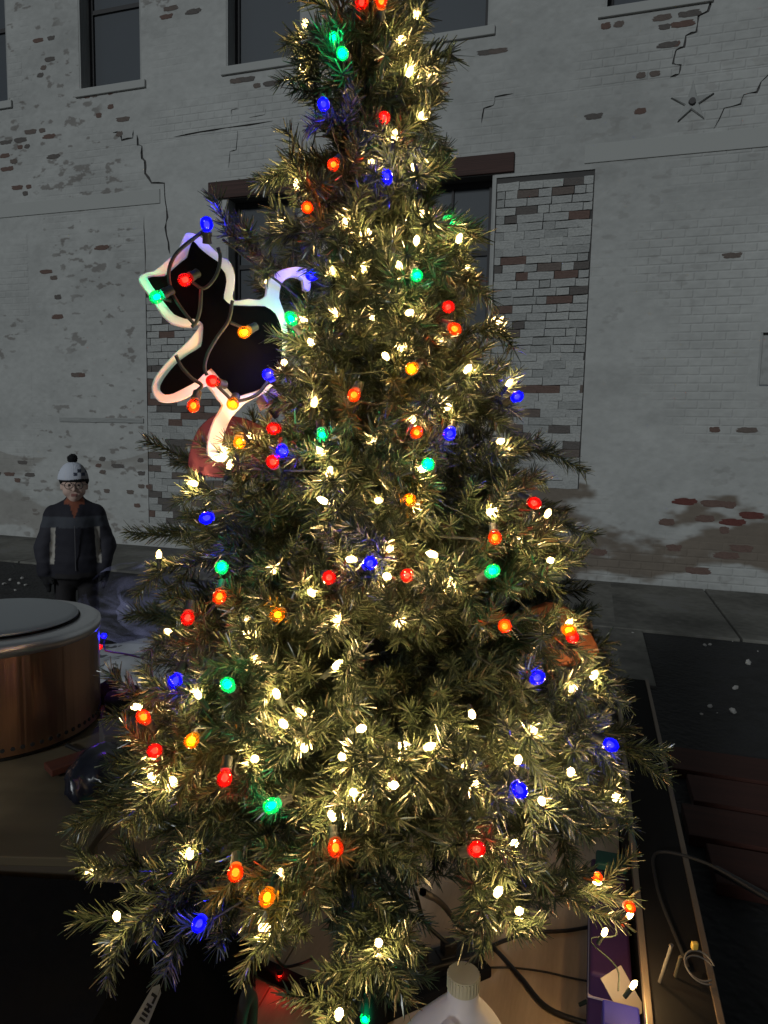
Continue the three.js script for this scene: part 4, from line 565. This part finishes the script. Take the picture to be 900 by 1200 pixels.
  part(hat, 'bobble', fieldMesh((x, y, z) => Math.hypot(x + 0.008, y - 1.284, z) - 0.036 - 0.010 * (hash2(Math.round(x * 160), Math.round(y * 160) + 77 * Math.round(z * 160), 3) - 0.5), [-0.07, 1.23, -0.06], [0.06, 1.34, 0.06], 0.005), mat(0.010, 0.010, 0.012, 1));
  const specs = mat(0.015, 0.015, 0.018, 0.3);
  const gl = part(P, 'glasses', merge([new THREE.TorusGeometry(0.027, 0.0022, 6, 22).translate(-0.036, 1.09, 0.116), new THREE.TorusGeometry(0.027, 0.0022, 6, 22).translate(0.036, 1.09, 0.116), cable([[-0.01, 1.094, 0.117], [0, 1.098, 0.119], [0.01, 1.094, 0.117]], 0.002), cable([[0.063, 1.094, 0.112], [0.088, 1.094, 0.05], [0.092, 1.09, 0.0]], 0.002), cable([[-0.063, 1.094, 0.112], [-0.088, 1.094, 0.05], [-0.092, 1.09, 0.0]], 0.002)]), specs);
  for (const s of [-1, 1]) { part(gl, 'lens', new THREE.CylinderGeometry(0.026, 0.026, 0.0015, 20).rotateX(Math.PI / 2).translate(0.036 * s, 1.09, 0.1165), new THREE.MeshPhysicalMaterial({ color: 0xffffff, roughness: 0.05, transmission: 1, thickness: 0, ior: 1.5 })); part(P, 'eye', new THREE.SphereGeometry(0.0085, 10, 8).translate(0.033 * s, 1.092, 0.0965), mat(0.05, 0.04, 0.035, 0.2)); }
  P.traverse((o) => { if (o.isMesh && o.name !== 'body') raise(o.geometry); });
  part(P, 'zip', rbox(-0.003, 0.003, 0.58, 0.87, 0.0, 0.004, 0.001, 1).translate(0, 0, 0.150), mat(0.10, 0.10, 0.11, 0.4));
}

// ---------- black loudspeaker in the near corner ----------
{
  const sp = thing('loudspeaker', 'black loudspeaker cabinet with pale badge lying beside the tree base', 'loudspeaker', [-0.232, FLOOR, -1.205], -0.06);
  const s = new THREE.Shape(); [[0, 0.003], [0, 0.15], [-0.16, 0.262], [-0.62, 0.262], [-0.62, 0.003]].forEach((p, i) => i ? s.lineTo(...p) : s.moveTo(...p)); s.closePath();
  const tolex = new THREE.MeshPhysicalMaterial({ color: rgb(0.007, 0.007, 0.008), roughness: 0.9, specularIntensity: 0.12, bumpMap: texture(256, 256, (u, v) => { const k = fbm(u * 50, v * 50, 701, 2); return [k, k, k]; }, false), bumpScale: 0.002 });
  part(sp, 'cabinet', new THREE.ExtrudeGeometry(s, { depth: 0.66, bevelEnabled: true, bevelSize: 0.006, bevelThickness: 0.006, bevelSegments: 2 }), tolex);
  const port = part(sp, 'port_ring', new THREE.TorusGeometry(0.052, 0.016, 10, 36).rotateY(Math.PI / 2), mat(0.045, 0.042, 0.042, 0.55), 'dark grey ring round the port'); port.position.set(0.009, 0.085, 0.11);
  part(port, 'port_cone', new THREE.CylinderGeometry(0.038, 0.038, 0.004, 24).rotateZ(Math.PI / 2), mat(0.006, 0.006, 0.006, 0.8));
  // pale badge with dark letters, set on the sloping baffle
  const slope = Math.atan2(0.112, 0.16), bd = new THREE.Group(); bd.name = 'badge'; sp.add(bd); bd.userData.label = 'pale badge with dark lettering'; bd.position.set(-0.105, 0.15 + 0.105 * 0.7 + 0.0085, 0.235); bd.rotation.z = -slope;
  const bs = new THREE.Shape(); [[-0.013, 0.05], [-0.0085, -0.035], [0, -0.047], [0.0085, -0.035], [0.013, 0.05]].forEach((p, i) => i ? bs.lineTo(...p) : bs.moveTo(...p)); bs.closePath();
  part(bd, 'badge_plate', new THREE.ExtrudeGeometry(bs, { depth: 0.002, bevelEnabled: false }).rotateX(Math.PI / 2), mat(0.42, 0.45, 0.45, 0.5));
  const ink = mat(0.012, 0.012, 0.014, 0.6), L = (x0, x1, z0, z1) => box(x0, x1, 0.0002, 0.0012, z0, z1);
  part(bd, 'letter', merge([L(-0.005, 0.005, -0.026, -0.021), L(0.0012, 0.005, -0.0208, -0.010)]), ink);
  part(bd, 'letter', merge([L(-0.005, 0.005, -0.006, -0.002), L(-0.005, 0.005, 0.003, 0.007), L(-0.001, 0.002, -0.0018, 0.0028)]), ink);
  part(bd, 'letter', merge([L(-0.005, 0.005, 0.011, 0.015), L(-0.005, 0.005, 0.020, 0.024)]), ink);
}

// ---------- deck clutter ----------
{
  // jug
  const j = thing('plastic_jug', 'translucent white plastic jug with tan cap standing before the tree', 'jug', [0.136, FLOOR + 0.003, -0.955], 0.25);
  const pos = [], idx = [], prof = [[0, 0.072], [0.006, 0.080], [0.03, 0.084], [0.15, 0.085], [0.185, 0.080], [0.215, 0.068], [0.245, 0.048], [0.265, 0.032], [0.275, 0.0245], [0.295, 0.0235]], N = 40;
  prof.forEach(([y, q], k) => { const sq = smooth(0.29, 0.16, y); for (let i = 0; i < N; i++) { const a = i / N * Math.PI * 2, c = Math.cos(a), s = Math.sin(a), e = lerp(1, 1 / Math.pow(Math.pow(Math.abs(c), 4.5) + Math.pow(Math.abs(s), 4.5), 1 / 4.5), sq); pos.push(c * q * e, y, s * q * e); } });
  for (let k = 0; k < prof.length - 1; k++) for (let i = 0; i < N; i++) { const a = k * N + i, b = k * N + (i + 1) % N; idx.push(a, a + N, b, b, a + N, b + N); }
  const g = new THREE.BufferGeometry(); g.setAttribute('position', new THREE.Float32BufferAttribute(pos, 3)); g.setIndex(idx); g.computeVertexNormals();
  const poly = new THREE.MeshPhysicalMaterial({ color: rgb(0.80, 0.78, 0.80), roughness: 0.55, transmission: 0.35, thickness: 0, side: THREE.DoubleSide });
  part(j, 'body', g, poly);
  part(j, 'handle', cable([[-0.03, 0.262, 0.03], [-0.052, 0.258, 0.052], [-0.075, 0.22, 0.070], [-0.078, 0.16, 0.076], [-0.066, 0.12, 0.068]], 0.013, 24, 10), poly);
  part(j, 'cap', merge([new THREE.CylinderGeometry(0.0235, 0.0245, 0.024, 28).translate(0, 0.306, 0), ...Array.from({ length: 28 }, (_, i) => new THREE.BoxGeometry(0.0016, 0.02, 0.0022).translate(0.0243, 0.306, 0).rotateY(i / 28 * 6.283))]), mat(0.46, 0.43, 0.30, 0.5), 'tan screw cap');
  // power strip and cords
  const ps = thing('power_strip', 'black outlet strip on the deck with cords plugged in', 'power strip', [0.10, FLOOR + 0.003, -1.318], 0.36);
  const blk = mat(0.014, 0.013, 0.013, 0.5);
  part(ps, 'housing', rbox(-0.15, 0.135, 0, 0.042, -0.027, 0.027, 0.006), blk);
  for (let i = 0; i < 4; i++) part(ps, 'outlet', rbox(-0.12 + i * 0.052, -0.086 + i * 0.052, 0.0405, 0.0445, -0.016, 0.016, 0.002, 1), mat(0.03, 0.03, 0.03, 0.6));
  part(ps, 'plug', rbox(0.045, 0.075, 0.04, 0.07, -0.012, 0.012, 0.004), blk); part(ps, 'plug', rbox(-0.02, 0.01, 0.04, 0.068, -0.012, 0.012, 0.004), blk);
  const cordM = mat(0.016, 0.014, 0.013, 0.45), cf = FLOOR + 0.006;
  solo('extension_cord', cable(CORD1, 0.0055, 90, 8), cordM, 'thick black extension cord curving across the deck past the jug', 'cord');
  solo('extension_cord', cable(CORD2, 0.0045, 60, 8), cordM, 'black cord drooping from the tree into the outlet strip', 'cord');
  solo('extension_cord', cable(CORD3, 0.0042, 60, 8), cordM, 'black cord leaving the outlet strip toward the side rail', 'cord');
  solo('extension_cord', cable(CORD4, 0.0022, 60, 6), cordM, 'thin dark wire lying wavy across the deck behind the jug', 'cord');
  solo('extension_cord', cable(CORD5, 0.0030, 60, 6), cordM, 'thin looped cord hanging from low branches by the red light', 'cord');
  // tote and gift box by the rail
  const t = thing('storage_tote', 'purple plastic tote with teal lid edge beside the side rail', 'tote', toWorld(0.045, FLOOR + 0.003, -1.40), -YAW);
  part(t, 'tub', rbox(-0.005, 0.07, 0, 0.15, -0.20, 0.17, 0.008), mat(0.028, 0.005, 0.055, 0.7));
  part(t, 'lid', rbox(0.005, 0.073, 0.151, 0.17, -0.205, -0.15, 0.006), mat(0.005, 0.07, 0.055, 0.6), 'teal lid edge'); part(t, 'tub_band', rbox(-0.0065, 0.0715, 0.10, 0.104, -0.16, 0.172, 0.001, 1), mat(0.35, 0.30, 0.36, 0.5));
  const gb = thing('gift_box', 'magenta and blue gift box at the near end of the side rail', 'gift box', toWorld(0.075, FLOOR + 0.003, -1.06), -YAW);
  part(gb, 'box', rbox(-0.015, 0.045, 0, 0.17, -0.03, 0.08, 0.004), mat(0.30, 0.008, 0.09, 0.6)); part(gb, 'blue_box', rbox(-0.015, 0.045, 0, 0.175, -0.085, -0.032, 0.004), mat(0.012, 0.012, 0.22, 0.6), 'blue half of the box');
  solo('paper_tag', rbox(-0.028, 0.028, 0, 0.0016, -0.036, 0.036, 0.0007, 1).rotateX(0.7).rotateY(0.6).translate(...P_TAG), mat(0.24, 0.21, 0.19, 0.8), 'blank pale paper tag propped on the gift box', 'tag');
  // odds and ends on the rail
  const ring = thing('wire_ring', 'pale coiled wire ring with yellow tip on the side rail', 'wire', toWorld(0.215, 0.5555, -1.19));
  part(ring, 'coil', merge([new THREE.TorusGeometry(0.024, 0.0018, 6, 30, 5.2).rotateX(-1.1).translate(0, 0.018, 0), new THREE.TorusGeometry(0.025, 0.0016, 6, 30, 4.6).rotateX(-1.3).rotateY(0.4).translate(0.002, 0.012, 0.002)]), mat(0.07, 0.067, 0.064, 0.7)); part(ring, 'tip', rbox(-0.006, 0.006, 0.03, 0.044, -0.026, -0.018, 0.003), mat(0.42, 0.30, 0.06, 0.5));
  solo('metal_rod', new THREE.CylinderGeometry(0.003, 0.003, 0.10, 8).rotateX(0.35).translate(...toWorld(0.155, 0.60, -1.14)), mat(0.08, 0.07, 0.06, 0.6), 'thin upright metal rod beside the wire ring, the longer one', 'rod');
  solo('metal_rod', new THREE.CylinderGeometry(0.0026, 0.0026, 0.05, 8).rotateX(0.3).translate(...toWorld(0.178, 0.578, -1.17)), mat(0.10, 0.085, 0.05, 0.6), 'thin upright metal rod beside the wire ring, the shorter one', 'rod');
  solo('wire_hoop', cable([toWorld(0.20, 0.556, -1.20), toWorld(0.165, 0.562, -1.42), toWorld(0.175, 0.57, -1.52), toWorld(0.26, 0.58, -1.50), toWorld(0.40, 0.56, -1.42)], 0.0034, 60, 8), mat(0.006, 0.0055, 0.0055, 0.8), 'bent black wire hoop lying over the side rail', 'wire');
  // planks on the ground beyond the rail
  const stack = mat(0.8, 0.5, 0.42, 0.85, { map: woodMap(811, [0.030, 0.014, 0.011], [0.10, 0.048, 0.036]) });
  const words = ['farthest of the reddish planks on the ground beyond the rail', 'second reddish plank from the far end beyond the rail', 'third reddish plank from the far end beyond the rail', 'nearest reddish plank on the ground beyond the rail'];
  for (let i = 0; i < 4; i++) { const g2 = rbox(0.40 + 0.05 * (i % 2), 2.9, 0.0, 0.045, -3.36 + i * 0.27, -3.36 + i * 0.27 + 0.235, 0.004, 1), p = g2.attributes.position, uv = g2.attributes.uv; for (let k = 0; k < p.count; k++) uv.setXY(k, p.getX(k) * 0.7 + i * 0.3, p.getZ(k) * 1.4 + p.getY(k)); g2.rotateY(-YAW); solo('wooden_plank', g2, stack, words[i], 'plank', 'planks beyond the rail'); }
  solo('black_hose', cable([toWorld(0.45, 0.07, -2.35), toWorld(0.7, 0.05, -2.2), toWorld(0.95, 0.06, -2.05), toWorld(1.4, 0.04, -1.9)], 0.012, 40, 8), mat(0.03, 0.03, 0.03, 0.4), 'black hose lying on the ground beyond the side rail', 'hose');
  // pale bits on the dark lot
  const r = rngOf(61), stone = new THREE.IcosahedronGeometry(1, 0), im = new THREE.InstancedMesh(stone, mat(0.42, 0.41, 0.39, 0.9), 90); im.name = 'pebbles'; const M4 = new THREE.Matrix4(), Q = new THREE.Quaternion();
  const fixed = PEBBLES; for (let i = 0; i < 90; i++) { const f = fixed[i], sc = f ? 0.014 + 0.009 * r() : 0.004 + 0.010 * r() * r(), x = f ? f[0] : lerp(-4.5, 4.5, r()), z = f ? f[2] : lerp(-6.0, -2.4, r()); Q.setFromEuler(new THREE.Euler(r() * 6, r() * 6, r() * 6)); M4.compose(V(x, sc * 0.5, z), Q, V(sc * (0.8 + 0.6 * r()), sc * 0.7, sc)); im.setMatrixAt(i, M4); }
  lit(im); scene.add(im); describe(im, 'scattered pale pebbles on the dark asphalt', 'pebbles', undefined, 'stuff');
}

renderer.render(scene, camera);
